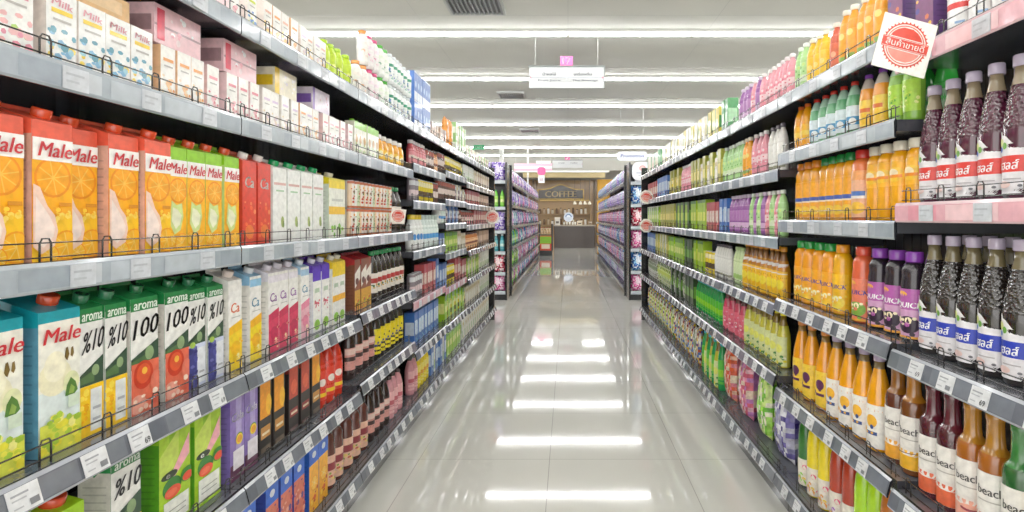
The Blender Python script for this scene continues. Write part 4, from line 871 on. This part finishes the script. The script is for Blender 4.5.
# ------------------------------------------------------------------ stamped promotion cards clipped to the shelf edges
def star_card(name_label, x, y, z, s, rot, col='#d8402c', octo=False, text='สินค้าขายดี'):
    root = link('promotion_card', None, None, (x, y, z)); root.rotation_euler = (0, rot, 0)
    tag(root, name_label, 'card')
    m = MB()
    if octo:
        pts = [(s*.5*math.cos(math.pi/8+i*math.pi/4), 0, s*.5*math.sin(math.pi/8+i*math.pi/4)) for i in range(8)]
    else:
        pts = [(-s*.42, 0, -s*.42), (s*.42, 0, -s*.42), (s*.42, 0, s*.42), (-s*.42, 0, s*.42)]
    m.quad(pts, '#f4f0e6'); m.quad([(a, .0015, c) for a, b, c in pts][::-1], '#e8e4da')
    c = MB()
    N = 32; r0, r1 = s*.34, s*.315
    def ring(r0, r1, col):
        for i in range(N):
            a0, a1 = 2*math.pi*i/N, 2*math.pi*(i+1)/N
            c.quad([(r1*math.cos(a0), -.0006, r1*math.sin(a0)), (r0*math.cos(a0), -.0006, r0*math.sin(a0)), (r0*math.cos(a1), -.0006, r0*math.sin(a1)), (r1*math.cos(a1), -.0006, r1*math.sin(a1))], col)
    for i in range(36):
        a = 2*math.pi*i/36
        c.quad([(math.cos(a-.05)*s*.335, -.0006, math.sin(a-.05)*s*.335), (math.cos(a)*s*.37, -.0006, math.sin(a)*s*.37), (math.cos(a+.05)*s*.335, -.0006, math.sin(a+.05)*s*.335)], col)
    ring(r0, s*.32, col); ring(s*.30, s*.285, col)
    hw = lambda z: math.sqrt(max(0, (s*.27)**2-z*z))
    fm = lambda u, z, k: (u, -.0006-.0003*k, z)
    slab(c, fm, 0, [s*.10, s*.14, s*.18, s*.22, s*.26], lambda z: -hw(z), hw, col)
    slab(c, fm, 0, [-s*.26, -s*.22, -s*.18, -s*.14, -s*.10], lambda z: -hw(z), hw, '#e88a7a')
    slab(c, fm, 1, [-s*.085, s*.085], lambda z: -s*.36, lambda z: s*.36, col)
    for zz in (-.075, .068): slab(c, fm, 2, [s*zz, s*(zz+.006)], lambda z: -s*.35, lambda z: s*.35, '#f4f0e6')
    vs, fs = text_geo(text); b = len(c.v)
    for (x2, y2) in vs: c.v.append(((x2-.5)*s*.60, -.0016, (y2-.42)*s*.11))
    for f in fs: c.face([b+i for i in f], '#fbf6ee')
    link('card_board', m.mesh('card_board'), root); link('printed_stamp', c.mesh('printed_stamp'), root)
    return root
star_card('white card with red round stamp clipped above the green bottles, syrup side', .756, 1.235, 1.568, .146, math.radians(15))
m = MB(); m.tube([(0, .004, 0), (.03, .03, .0), (.08, .05, .0)], .003, '#d8d8d6'); link('clip_arm', m.mesh('clip_arm'), bpy.data.objects['promotion_card'])
star_card('small white card with red stamp at the far end of the carton side, middle height', -.82, 5.95, 1.19, .16, math.radians(-12), octo=True)
star_card('upper white card with red stamp at the far end of the syrup side', .82, 5.75, 1.40, .15, math.radians(10), octo=True)
star_card('lower white card with red stamp at the far end of the syrup side', .82, 5.75, 1.10, .15, 0, octo=True)
star_card('white card with red stamp hanging beside the dark bottles of the carton side', -.84, 2.72, 1.19, .085, math.radians(8))

def wires(root, xs, z0, z1, name='hanging_wire'):
    for x in xs:
        m = MB(); m.box(x-.002, x+.002, .01, .014, z0, z1, '#b8b9b6'); link(name, m.mesh(name), root)
CEIL = 3.60
# ------------------------------------------------------------------ far gondolas behind the cross aisle
Y2, Y3 = 8.35, 16.6
def far_run(sd, nm, pal):
    lv = [1.72, 1.38, 1.06, .74, .42, .13]
    n = 5; Lb = (Y3-Y2)/n
    for k in range(n):
        bay(nm, k+20, lv, Y2+Lb*k, Y2+Lb*(k+1), label='%s black shelving bay from the cross aisle on the %s' % (ONES[k+1], nm), group='shelving bays of the '+nm, railfn=lambda li, z: 1, sd=sd, top=1.98, tagn=0, ends=((k == 0 and sd < 0), (k == 0 and sd > 0)))
        names = ['the top shelf','the second shelf','the third shelf','the fourth shelf','the fifth shelf','the bottom shelf']
        for li, z in enumerate(lv):
            y = Y2+Lb*k+.02; gap = (lv[li-1]-.032-z) if li else .5
            while True:
                key = pal(li, y); c = CAT[key]
                if y+c['pitch'] > Y2+Lb*(k+1)-.01: break
                place(key, sd*(XP+c['depth']/2+R.uniform(0, .01)), y+c['pitch']/2, z, (-math.pi/2 if sd > 0 else math.pi/2)+R.uniform(-.05, .05), names[li], nm, detail=False, smax=gap-.01)
                y += c['pitch']
def palL(li, y):
    q = R.random()
    if li == 0: return ['bag_purple','hb_white','hb_pink'][int(q*3)]
    if y < 10: return [None,['hb_white','hb_green','bag_purple'],['hb_pink','hb_white','hb_teal'],['hb_green','hb_teal'],['hb_green','hb_green','bag_green'],['hb_green','bag_pink','hb_white']][li][int(q*(2 if li == 3 else 3))]
    return ['hb_white','hb_pink','bag_blue','hb_teal','bag_purple','bag_pink'][int(q*6)]
def palR(li, y):
    q = R.random()
    return [['bag_blue','bag_purple','bag_blue'],['bag_blue','bag_purple','bag_purple'],['bag_pink','bag_pink','bag_purple'],['bag_purple','bag_blue','bag_pink'],['bag_purple','bag_pink','bag_blue'],['bag_blue','bag_purple','bag_blue']][li][int(q*3)]
far_run(-1, 'cleaner shelving', palL); far_run(1, 'detergent shelving', palR)
def endcap(sd, nm, keys):
    """shelving across the end of the far gondola, facing the camera"""
    x0, x1 = (.87, 1.75); lv = [1.70, 1.38, 1.06, .74, .42, .13] if sd > 0 else [1.72, 1.34, 1.00, .70, .40, .13]
    xc = sd*(x0+x1)/2; W = x1-x0
    root = link('end_shelving', None, None, (xc, 7.88, 0)); tag(root, 'black end shelving facing the cross aisle at the head of the %s' % nm, 'shelving')
    m = MB(); m.box(-W/2, W/2, .36, .38, 0, 1.98, '#232428', GL); link('back_panel', m.mesh('back_panel'), root)
    for s in (-1, 1):
        m = MB(); x = s*(W/2-.015); m.box(x-.012, x+.012, .0, .355, 0, 1.98, '#1b1c1f', GL); link('side_panel', m.mesh('side_panel'), root)
    m = MB(); m.box(-W/2+.03, W/2-.03, .03, .35, 0, .095, '#232428', GL); link('plinth', m.mesh('plinth'), root)
    for li, z in enumerate(lv):
        m = MB(); m.box(-W/2+.03, W/2-.03, .012, .35, z-.03, z, '#3b3d43', GL); sh = link('shelf', m.mesh('shelf'), root)
        link('price_rail', cached(('rail', 'e', li % 2), lambda: rail_mesh(W-.06, '#c9cdd2', 1)), sh, (-W/2+.03, .010, z))
        x = x0+(.035 if li or sd < 0 else .36); names = ['the top shelf','the second shelf','the third shelf','the fourth shelf','the fifth shelf','the bottom shelf']
        gap = (lv[li-1]-.032-z) if li else .5
        while keys[li] and x+CAT[keys[li]]['pitch'] < x1-.02:
            c = CAT[keys[li]]
            place(keys[li], sd*(x+c['pitch']/2), 7.88+.03+c['depth']/2, z, R.uniform(-.04, .04), names[li], 'end of '+nm, detail=False, smax=gap-.01); x += c['pitch']
endcap(-1, 'cleaner shelving', ['bag_purple','hb_green','bag_purple','hb_teal','bag_red','bag_pink'])
endcap(1, 'detergent shelving', ['hb_white','bag_blue','bag_red','bag_pink','bag_blue','bag_pink'])
# rounded promotion board over the right end shelving
m = MB(); N = 14
def board(m, w, h, y, col, t=.02):
    r = min(w, h)*.35; pts = []
    for cx, cz, a0 in ((w/2-r, h/2-r, 0), (-w/2+r, h/2-r, 90), (-w/2+r, -h/2+r, 180), (w/2-r, -h/2+r, 270)):
        for i in range(5):
            a = math.radians(a0+i*22.5); pts.append((cx+r*math.cos(a), cz+r*math.sin(a)))
    b = len(m.v); n = len(pts)
    m.v += [(p[0], y, p[1]) for p in pts]+[(p[0], y+t, p[1]) for p in pts]
    m.face([b+i for i in reversed(range(n))], col); m.face([b+n+i for i in range(n)], col)
    for i in range(n): m.face([b+i, b+(i+1) % n, b+n+(i+1) % n, b+n+i], col)
def round_sign(name, label, loc, w, h, txt, tcol, cat='sign', strip=None, legs=0):
    root = link(name, None, None, loc); tag(root, label, cat)
    m = MB(); board(m, w, h, 0, '#eef2f8'); link('sign_board', m.mesh('sign_board'), root)
    t = MB()
    art(t, flat_map(-.001), w, h, ([strip] if strip else [])+[('t', txt, -.38, .38, .36, .34, tcol, .1)], z0=-h/2)
    link('sign_lettering', t.mesh('sign_lettering'), root)
    if legs:
        g = MB()
        for s in (-1, 1): g.box(s*w*.3-.004, s*w*.3+.004, .006, .014, -h/2-legs, -h/2+.01, '#8a8d92')
        link('support_post', g.mesh('support_post'), root)
    return root
r = round_sign('promotion_board', 'white rounded board with a faded red emblem on the top detergent end shelf', (1.07, 7.90, 1.852), .30, .27, '-', '#d8707a')
for o in list(r.children):
    if o.name.startswith('sign_lettering'):
        t = MB(); art(t, flat_map(-.001), .30, .27, [('c',0,.66,.16,.14,'#e8a8a4'),('c',0,.66,.10,.08,'#f2dcd8'),('r',-.3,.3,.38,.44,'#b8bcd0'),('r',-.2,.2,.26,.31,'#c8ccd8')], z0=-.135); o.data = t.mesh('sign_emblem'); o.name = 'sign_emblem'
m = MB(); m.box(-.10, .10, .0215, .10, -.148, -.125, '#d8dce4'); link('foot', m.mesh('foot'), r)
r = round_sign('hanging_sign', 'white rounded hanging sign with blue lettering beyond the detergent end shelving', (1.40, 12.0, 2.53), .66, .20, 'Promotion', '#4a5fc0')
wires(r, (-.25, .25), .101, CEIL-2.53-.003)

# ------------------------------------------------------------------ aisle signs
def aisle_sign(y, x, z, w, h, label, num, lines):
    root = link('aisle_sign', None, None, (x, y, z)); tag(root, label, 'sign')
    m = MB(); m.box(-w/2, w/2, 0, .03, 0, h, '#c9cbcb'); link('sign_panel', m.mesh('sign_panel'), root)
    m = MB(); m.box(-w/2-.008, w/2+.012, -.004, .034, h, h+.022, '#6f7573'); m.box(w/2, w/2+.014, -.004, .034, 0, h-.0005, '#7d8381'); link('sign_frame', m.mesh('sign_frame'), root)
    t = MB(); art(t, flat_map(-.001), w, h, [('r',-.49,.49,.49,.52,'#a9afb8'),('r',-.004,.004,.1,.95,'#ccd0d4'),('c',-.485,.505,.012,.012,'#c87a90'),('c',.485,.505,.012,.012,'#c87a90')]+[('t', s, a, b2, zz, hh, '#3c4654') for s, a, b2, zz, hh in lines]); link('sign_lettering', t.mesh('sign_lettering'), root)
    m = MB(); bw = w*.17; m.box(-bw/2, bw/2, .002, .028, h+.023, h+.023+bw*.75, '#e066a0'); art(m, flat_map(.0015), bw, bw*.75, [('t', num, -.28, .28, .15, .7, '#fbe6f0')], z0=h+.023); link('number_plate', m.mesh('number_plate'), root)
    wires(root, (-w*.42, w*.42), h+.022, CEIL-z-.002)
aisle_sign(7.3, -.02, 2.905, .99, .275, 'white hanging aisle sign with pink number plate above the middle of the aisle', '17', [('น้ำผลไม้',-.32,-.14,.60,.16),('เครื่องดื่ม',.10,.34,.60,.16),('Fruit Juice',-.38,-.08,.30,.12),('Thai Beverage',.08,.42,.30,.12)])
aisle_sign(18.4, -.02, 2.86, 1.0, .24, 'small white hanging sign with pink plate before the cafe counter', '7', [('กาแฟ',-.3,-.1,.6,.16),('Coffee',.1,.34,.6,.16)])

# ------------------------------------------------------------------ cafe at the far end
YB = 21.6
def thing(name, loc, label, cat, group=None, rz=0):
    r = link(name, None, None, loc, rz); tag(r, label, cat, group); return r
WOOD = '#4a3a2e'; CREAM = '#cdb98a'; GOLD = '#c99a3a'
def px(x): return (x-568)/F
def pz(y, Y): return CAM_H-(y-218)/F*Y
# counter
c = thing('service_counter', (.30, YB, 0), 'dark brown wooden cafe counter at the far end of the aisle', 'counter')
m = MB(); m.box(-.85, .75, .02, .6, .0, .86, '#382e28')
for i in range(4): m.box(-.85+.4*i, -.85+.4*i+.012, .012, .0195, .08, .84, '#33291f')
link('front_panel', m.mesh('front_panel'), c)
m = MB(); m.box(-.90, .80, -.03, .65, .861, .905, '#a89a88'); link('counter_top', m.mesh('counter_top'), c)
m = MB(); m.box(-.85, .75, .05, .59, -.0+.001, .001+.0, '#222'); 
# small things on the counter
for i, (x, w, h, col, nm, lb) in enumerate([(-.42,.20,.30,'#cfc9bd','coffee_machine','pale coffee machine at the near end of the cafe counter'),(.46,.2,.16,'#d9c9a8','pastry_box','cream pastry box on the cafe counter'),(.88,.12,.12,'#a58b6a','pastry_box','small brown pastry box at the end of the cafe counter')]):
    r = thing(nm, (x, YB+.15, .906), lb, 'machine' if 'machine' in nm else 'box')
    m = MB(); m.box(-w/2, w/2, 0, .2, 0, h*.85, col); m.box(-w*.3, w*.3, -.002, -.0005, h*.2, h*.5, '#5a5148'); link('casing', m.mesh('casing'), r)
    m = MB(); m.box(-w/2-.01, w/2+.01, -.012, .21, h*.85+.001, h, '#e4dccb'); link('lid', m.mesh('lid'), r)
for i in range(5):
    r = thing('paper_cup', (-.15+.11*i, YB+.12, .906), '%s white paper cup on the cafe counter' % ONES[i+1], 'cup', 'paper cups on the cafe counter')
    m = MB(); m.lathe([(.03,0),(.042,.12)], '#ece6da', GL, 12); link('cup_body', m.mesh('cup_body'), r)
    m = MB(); m.lathe([(.045,.1205),(.044,.132),(.03,.134)], '#6a4a34', GL, 12); link('cup_lid', m.mesh('cup_lid'), r)
# round plate sign
r = thing('round_sign', (.02, YB+.25, .906), 'round blue and white plaque standing on the cafe counter', 'plaque')
m = MB(); m.lathe([(.03,0),(.025,.12)], '#8a7a60', GL, 10); link('foot', m.mesh('foot'), r)
m = MB(); T = Matrix.Rotation(math.pi/2, 3, 'X'); m.lathe([(.19,0),(.19,.02)], '#c8d2de', GL, 24, tilt=T); m.v = [(a, b, z+.31) for a, b, z in m.v]
art(m, lambda u, z, k: (u, -.0205-.0004*k, z+.31), .38, .38, [('c',0,0,.34,.34,'#5a78a8'),('c',0,0,.22,.22,'#dfe6ee')]); link('disc', m.mesh('disc'), r)
# back shelf with arched sign
r = thing('back_cabinet', (.0, YB+1.0, 0), 'dark wooden back cabinet with golden shelves behind the cafe counter', 'cabinet')
m = MB(); m.box(-1.35, 1.15, .35, .40, 0, 2.75, '#b08c58'); link('back_panel', m.mesh('back_panel'), r)
for x in (-1.37, .95, 1.17):
    m = MB(); m.box(x-.05, x+.05, .0, .34, 0, 2.74, '#8a6a3e'); link('upright', m.mesh('upright'), r)
for z in (.9, 1.35, 1.93):
    m = MB(); m.box(-1.31, .89, .02, .34, z-.05, z, '#d8b25a' if z > 1.8 else '#9a7a4a'); link('shelf', m.mesh('shelf'), r)
for j, z in enumerate((.905, 1.355)):
    for i in range(12):
        x = -1.15+.17*i
        g = thing('coffee_jar', (x, YB+1.12, z), '%s %s jar on the %s back cabinet shelf of the cafe' % (ONES[i+1], ['cream','brown'][i % 2], ['lower','middle'][j]), 'jar', 'jars on the cafe back cabinet')
        m = MB(); m.lathe([(.045,0),(.05,.01),(.05,.13+.03*(i % 3)),(.035,.16+.03*(i % 3))], ['#d9cdb4','#6a4c34','#b9a184','#e4ddd0'][(i+j) % 4], GL, 10); link('jar_body', m.mesh('jar_body'), g)
        m = MB(); m.lathe([(.038,.1605+.03*(i % 3)),(.038,.19+.03*(i % 3))], '#3a2c20', GL, 10); link('jar_lid', m.mesh('jar_lid'), g)
r = thing('cafe_sign', (-.30, YB+1.08, 1.932), 'arched dark sign with golden frame and letters on the top cafe shelf', 'sign')
m = MB(); W = 1.88
def archz(x): return .42+.20*math.exp(-(x/.38)**2)
xs = [-W/2+W*i/24 for i in range(25)]
for a, b2 in zip(xs[:-1], xs[1:]): m.quad([(a,0,0),(b2,0,0),(b2,0,archz(b2)),(a,0,archz(a))], '#3a3228')
link('sign_board', m.mesh('sign_board'), r)
m = MB(); m.tube([(x, -.012, archz(x)) for x in xs], .025, '#e0bd6a'); m.tube([(-W/2, -.012, 0), (-W/2, -.012, archz(-W/2))], .025, '#e0bd6a'); m.tube([(W/2, -.012, 0), (W/2, -.012, archz(W/2))], .025, '#e0bd6a'); m.tube([(-W/2, -.012, .03), (W/2, -.012, .03)], .022, '#e0bd6a')
link('sign_frame', m.mesh('sign_frame'), r)
m = MB(); art(m, flat_map(-.003), W, .5, [('t','COFFEE',-.34,.34,.22,.5,'#e6cf96')]); link('sign_lettering', m.mesh('sign_lettering'), r)
for i, x in enumerate((.27, .50, .68, .86)):
    r = thing('pendant_lamp', (x, YB+.4, 1.72), '%s small white pendant lamp hanging over the cafe counter' % ONES[i+1], 'lamp', 'pendant lamps over the cafe counter')
    m = MB(); m.lathe([(.075,0),(.07,.05),(.03,.12),(.012,.14)], '#f2e8d2', GL, 14); link('lamp_shade', m.mesh('lamp_shade'), r)
    m = MB(); m.box(-.005,.005,-.005,.005,.14,.99, '#222222'); link('cord', m.mesh('cord'), r)
# structure around the cafe
def struct(name, mb, mat=None):
    me = mb.mesh(name)
    if mat: me.materials.clear(); me.materials.append(mat)
    o = link(name, me); o['kind'] = 'structure'; return o
M_CEIL = plain_mat('painted_ceiling', '#cfcec6', .8, noise=.03, nscale=1.2)
M_FASC = plain_mat('grey_fascia', '#86847c', .8, noise=.03, nscale=1.5)
M_WALL = plain_mat('grey_wall', '#b9b7b0', .8, noise=.04, nscale=1.5)
M_WOOD = plain_mat('dark_cafe_panel', '#8a6a48', .5, noise=.18, nscale=3)
M_GOLD = plain_mat('golden_panel', '#eeb030', .5, noise=.08, nscale=3)
M_CREAM = plain_mat('cream_panel', '#d3bf8c', .5, noise=.05, nscale=3)
M_WHITE = plain_mat('white_paint', '#e4e3de', .6, noise=.03, nscale=2)
HX = 9.0; YE = 23.2; YS = -4.0
m = MB(); m.box(-HX, HX, YE, YE+.1, 0, CEIL, '#bbb'); struct('wall_back', m, M_WALL)
m = MB(); m.box(-HX-.1, -HX, YS, YE+.1, 0, CEIL, '#bbb'); struct('wall_left', m, M_WALL)
m = MB(); m.box(HX, HX+.1, YS, YE+.1, 0, CEIL, '#bbb'); struct('wall_right', m, M_WALL)
m = MB(); m.box(-1.75, 1.45, YB-.15, YB-.02, 2.76, 2.95, '#bbb'); struct('trim_1', m, M_CREAM)
m = MB(); m.box(-3.4, 2.6, YB-.3, YB-.16, 3.02, CEIL-.01, '#bbb'); struct('wall_fascia', m, M_FASC)
m = MB(); m.box(-2.2, 1.6, YB-.31, YB-.15, 2.955, 3.015, '#bbb'); struct('trim_2', m, M_WHITE)
m = MB(); m.box(1.2, 2.5, YB+.8, YB+.9, 0, 2.75, '#bbb'); struct('wall_golden', m, M_GOLD)
m = MB(); m.box(-3.2, -1.45, YB+.8, YB+.9, 0, 2.75, '#bbb'); struct('wall_cafe', m, M_WOOD)
for i, (x, y) in enumerate(((-2.25, 18.6), (-1.40, 19.2))):
    r = thing('white_post', (x, y, 0), ['thicker','slimmer'][i]+' white square post standing before the cafe', 'post')
    m = MB(); w = (.07, .028)[i]; m.box(-w, w, -w, w, .1, CEIL-.003, '#e2e2dd'); link('shaft', m.mesh('shaft'), r)
    m = MB(); m.box(-w-.03, w+.03, -w-.03, w+.03, 0, .099, '#c8c8c4'); link('foot', m.mesh('foot'), r)
r = thing('price_banner', (-.85, 17.6, 2.38), 'pink hanging sign with white card near the cafe', 'sign')
m = MB(); board(m, .26, .26, 0, '#ee4a92'); m.v = [(a, b, z+.30) for a, b, z in m.v]; link('pink_plate', m.mesh('pink_plate'), r)
m = MB(); m.box(-.1, .1, .002, .01, -.08, .168, '#f0eef0'); m.box(-.06, .06, -.001, .0015, -.02, .08, '#c9b8c0'); link('white_card', m.mesh('white_card'), r)
wires(r, (0,), .431, CEIL-2.38-.003)
r = thing('ribbon_banner', (-1.10, 18.9, 2.80), 'long pink and white striped banner hanging before the cafe', 'banner')
for i, (z, c) in enumerate(((0, '#e4a0b4'), (.085, '#f4eeee'), (.17, '#e7a6ba'))):
    m = MB(); m.box(-.75, .55, 0, .01, z, z+.084, c); link('stripe_panel', m.mesh('stripe_panel'), r)
wires(r, (-.7, .5), .255, CEIL-2.80-.003)
# product stand before the cafe: black frame with green and orange crates
r = thing('display_stand', (-.70, 17.2, 0), 'black display stand with orange and green posters before the cafe', 'stand')
m = MB(); m.box(-.20, .20, 0, .4, 0, .16, '#1f2020'); link('base', m.mesh('base'), r)
for s in (-1, 1):
    m = MB(); m.box(s*.20-.02, s*.20+.02, 0, .4, .161, 1.0, '#26282a'); link('side_panel', m.mesh('side_panel'), r)
m = MB(); m.box(-.18, .18, 0, .02, .161, .62, '#e8502c'); m.box(-.175, .175, -.002, -.0005, .38, .60, '#8ac62a'); m.box(-.13, .13, -.004, -.0025, .22, .36, '#f6e2c8'); link('poster', m.mesh('poster'), r)
m = MB(); m.box(-.18, .18, 0, .38, .64, .66, '#3a3a3a'); link('shelf', m.mesh('shelf'), r)
for i in range(4):
    g = thing('bakery_bag', (-.70-.13+.088*i, 17.25, .661), '%s cream bakery bag on the display stand' % ONES[i+1], 'bag', 'bakery bags on the display stand')
    m = pouch(.08, .2, .06, '#e8cfa0', [('x',.4,['#f4ead0','#c99a5a','#e2b880'])])[0][1]; link('bag_body', m.mesh('bag_body'), g)
    m = MB(); m.box(-.02, .02, -.01, .01, .201, .225, '#c04a3a'); link('bag_clip', m.mesh('bag_clip'), g)
# exit sign
r = thing('exit_sign', (-2.92, 18.0, 3.42), 'green exit sign hanging from the ceiling', 'sign')
m = MB(); m.box(-.18, .18, 0, .04, 0, .15, '#35b573'); link('sign_box', m.mesh('sign_box'), r)
m = MB(); art(m, flat_map(-.001), .36, .15, [('t','EXIT',-.35,.35,.25,.5,'#e8fff0')]); link('sign_lettering', m.mesh('sign_lettering'), r)
# signs on the fascia
r = thing('letter_sign', (-.95, YB-.36, 3.13), 'white lettering on the grey fascia above the cafe', 'sign')
m = MB(); art(m, flat_map(0), .55, .24, [('t','CAFE',-.45,.45,.1,.7,'#f0f0ea')]); link('sign_lettering', m.mesh('sign_lettering'), r)
m = MB(); m.box(-.28, .28, .002, .055, 0, .26, '#c9c6bc'); link('sign_board', m.mesh('sign_board'), r)

# ------------------------------------------------------------------ floor, ceiling
def floor_mat():
    m = bpy.data.materials.new('polished_floor_tiles'); m.use_nodes = True; nt = m.node_tree; b = nt.nodes['Principled BSDF']
    tc = nt.nodes.new('ShaderNodeTexCoord'); mp = nt.nodes.new('ShaderNodeMapping'); mp.inputs['Location'].default_value = (.09, -.142, 0)
    br = nt.nodes.new('ShaderNodeTexBrick'); br.offset = 0; br.squash = 1
    br.inputs['Scale'].default_value = 1; br.inputs['Brick Width'].default_value = .637; br.inputs['Row Height'].default_value = .637
    br.inputs['Mortar Size'].default_value = .0022; br.inputs['Mortar Smooth'].default_value = .3
    br.inputs['Color1'].default_value = lin('#dcdbd2'); br.inputs['Color2'].default_value = lin('#d8d7ce'); br.inputs['Mortar'].default_value = lin('#aeada5')
    n = nt.nodes.new('ShaderNodeTexNoise'); n.inputs['Scale'].default_value = 2.5; n.inputs['Detail'].default_value = 5
    r = nt.nodes.new('ShaderNodeMapRange'); r.inputs['To Min'].default_value = .03; r.inputs['To Max'].default_value = .08
    mx = nt.nodes.new('ShaderNodeMixRGB'); mx.blend_type = 'MULTIPLY'; mx.inputs['Fac'].default_value = .12
    nt.links.new(tc.outputs['Object'], mp.inputs['Vector']); nt.links.new(mp.outputs['Vector'], br.inputs['Vector']); nt.links.new(tc.outputs['Object'], n.inputs['Vector'])
    nt.links.new(n.outputs['Fac'], r.inputs['Value']); nt.links.new(r.outputs['Result'], b.inputs['Roughness'])
    nt.links.new(br.outputs['Color'], mx.inputs['Color1']); nt.links.new(n.outputs['Fac'], mx.inputs['Color2']); nt.links.new(mx.outputs['Color'], b.inputs['Base Color'])
    b.inputs['Specular IOR Level'].default_value = .6; b.inputs['Coat Weight'].default_value = .35; b.inputs['Coat Roughness'].default_value = .03
    return m
m = MB(); m.box(-HX, HX, YS, YE, -.1, 0, '#ccc'); struct('floor', m, floor_mat())
m = MB(); m.box(-HX, HX, YS, YE, CEIL, CEIL+.1, '#ccc'); ceil = struct('ceiling', m, M_CEIL)
# thin panel joints on the ceiling
M_TUBE = plain_mat('fluorescent_tube', '#ffffff', .4, emit=19.0, noise=0)
M_FIX = plain_mat('white_fixture', '#e8e8e4', .5, noise=.02)
for i in range(-1, 7):
    y = 7.10+2.29*(i) if i >= 0 else None
rows_y = [7.10+2.29*i for i in range(-4, 7)]
for i, y in enumerate(rows_y):
    lb = '%s continuous row of ceiling light tubes, counting from the cafe end' % ONES[len(rows_y)-i]
    r = thing('ceiling_light', (0, y, CEIL), lb, 'light', 'rows of ceiling light tubes')
    m = MB(); m.box(-6.4, 6.4, -.05, .05, -.035, -.001, '#eee'); me = m.mesh('light_fixture'); me.materials.clear(); me.materials.append(M_FIX); link('light_fixture', me, r)
    m = MB()
    for s in range(8):
        x = -6.4+1.6*s; m.box(x+.02, x+1.58, -.024, .024, -.066, -.036, '#fff')
    me = m.mesh('light_tube'); me.materials.clear(); me.materials.append(M_TUBE); link('light_tube', me, r)
# ceiling vents
for i, (x, y, w, d) in enumerate(((-1.05, 6.15, .62, .62), (-1.10, 10.75, .5, .5), (-1.05, 15.1, .5, .5))):
    r = thing('ceiling_vent', (x, y, CEIL), '%s dark slatted air vent in the ceiling from the camera end' % ONES[i+1], 'vent', 'air vents in the ceiling')
    m = MB(); m.box(-w/2, w/2, -d/2, d/2, -.012, -.001, '#4a4c50'); link('vent_backing', m.mesh('vent_backing'), r)
    m = MB()
    for k in range(12):
        xx = -w/2+w*(k+.5)/12; m.box(xx-.012, xx+.006, -d/2+.01, d/2-.01, -.035, -.0125, '#8d9095')
    link('vent_slats', m.mesh('vent_slats'), r)
    m = MB()
    for a in (-1, 1): m.box(a*w/2-.012, a*w/2+.012, -d/2-.012, d/2+.012, -.04, -.001, '#b8bab8')
    for a in (-1, 1): m.box(-w/2+.0125, w/2-.0125, a*d/2-.012, a*d/2+.012, -.04, -.001, '#b8bab8')
    link('vent_frame', m.mesh('vent_frame'), r)
m = MB()
for i in range(10):
    y = YS+.4+2.29*i+1.0
    m.box(-HX, HX, y-.004, y+.004, CEIL-.002, CEIL-.0002, '#b5b4ae')
for x in (-3.6,-1.8, 0, 1.8, 3.6): m.box(x-.003, x+.003, YS, YE, CEIL-.0016, CEIL-.0003, '#bdbcb6')
struct('trim_3', m)

# ------------------------------------------------------------------ world, camera
w = bpy.data.worlds.new('World'); scene.world = w; w.use_nodes = True
bg = w.node_tree.nodes['Background']; bg.inputs['Color'].default_value = (1, .98, .95, 1); bg.inputs['Strength'].default_value = 1.5
cam = bpy.data.cameras.new('camera'); co = bpy.data.objects.new('camera', cam); COL.objects.link(co)
co.location = (0, 0, CAM_H); co.rotation_euler = (math.pi/2, 0, 0)
cam.lens = 36*F/1024; cam.sensor_width = 36
cam.shift_x = -(568-512)/1024; cam.shift_y = -(256-218)/1024
cam.clip_start = .05; cam.clip_end = 100
scene.camera = co
scene.view_settings.view_transform = 'Standard'
scene.view_settings.exposure = 0.68
scene.view_settings.gamma = 1.12
scene.cycles.use_denoising = True
scene.cycles.max_bounces = 6; scene.cycles.diffuse_bounces = 4; scene.cycles.glossy_bounces = 3
print('PRODUCTS', NOBJ[0], 'OBJECTS', len(scene.objects))
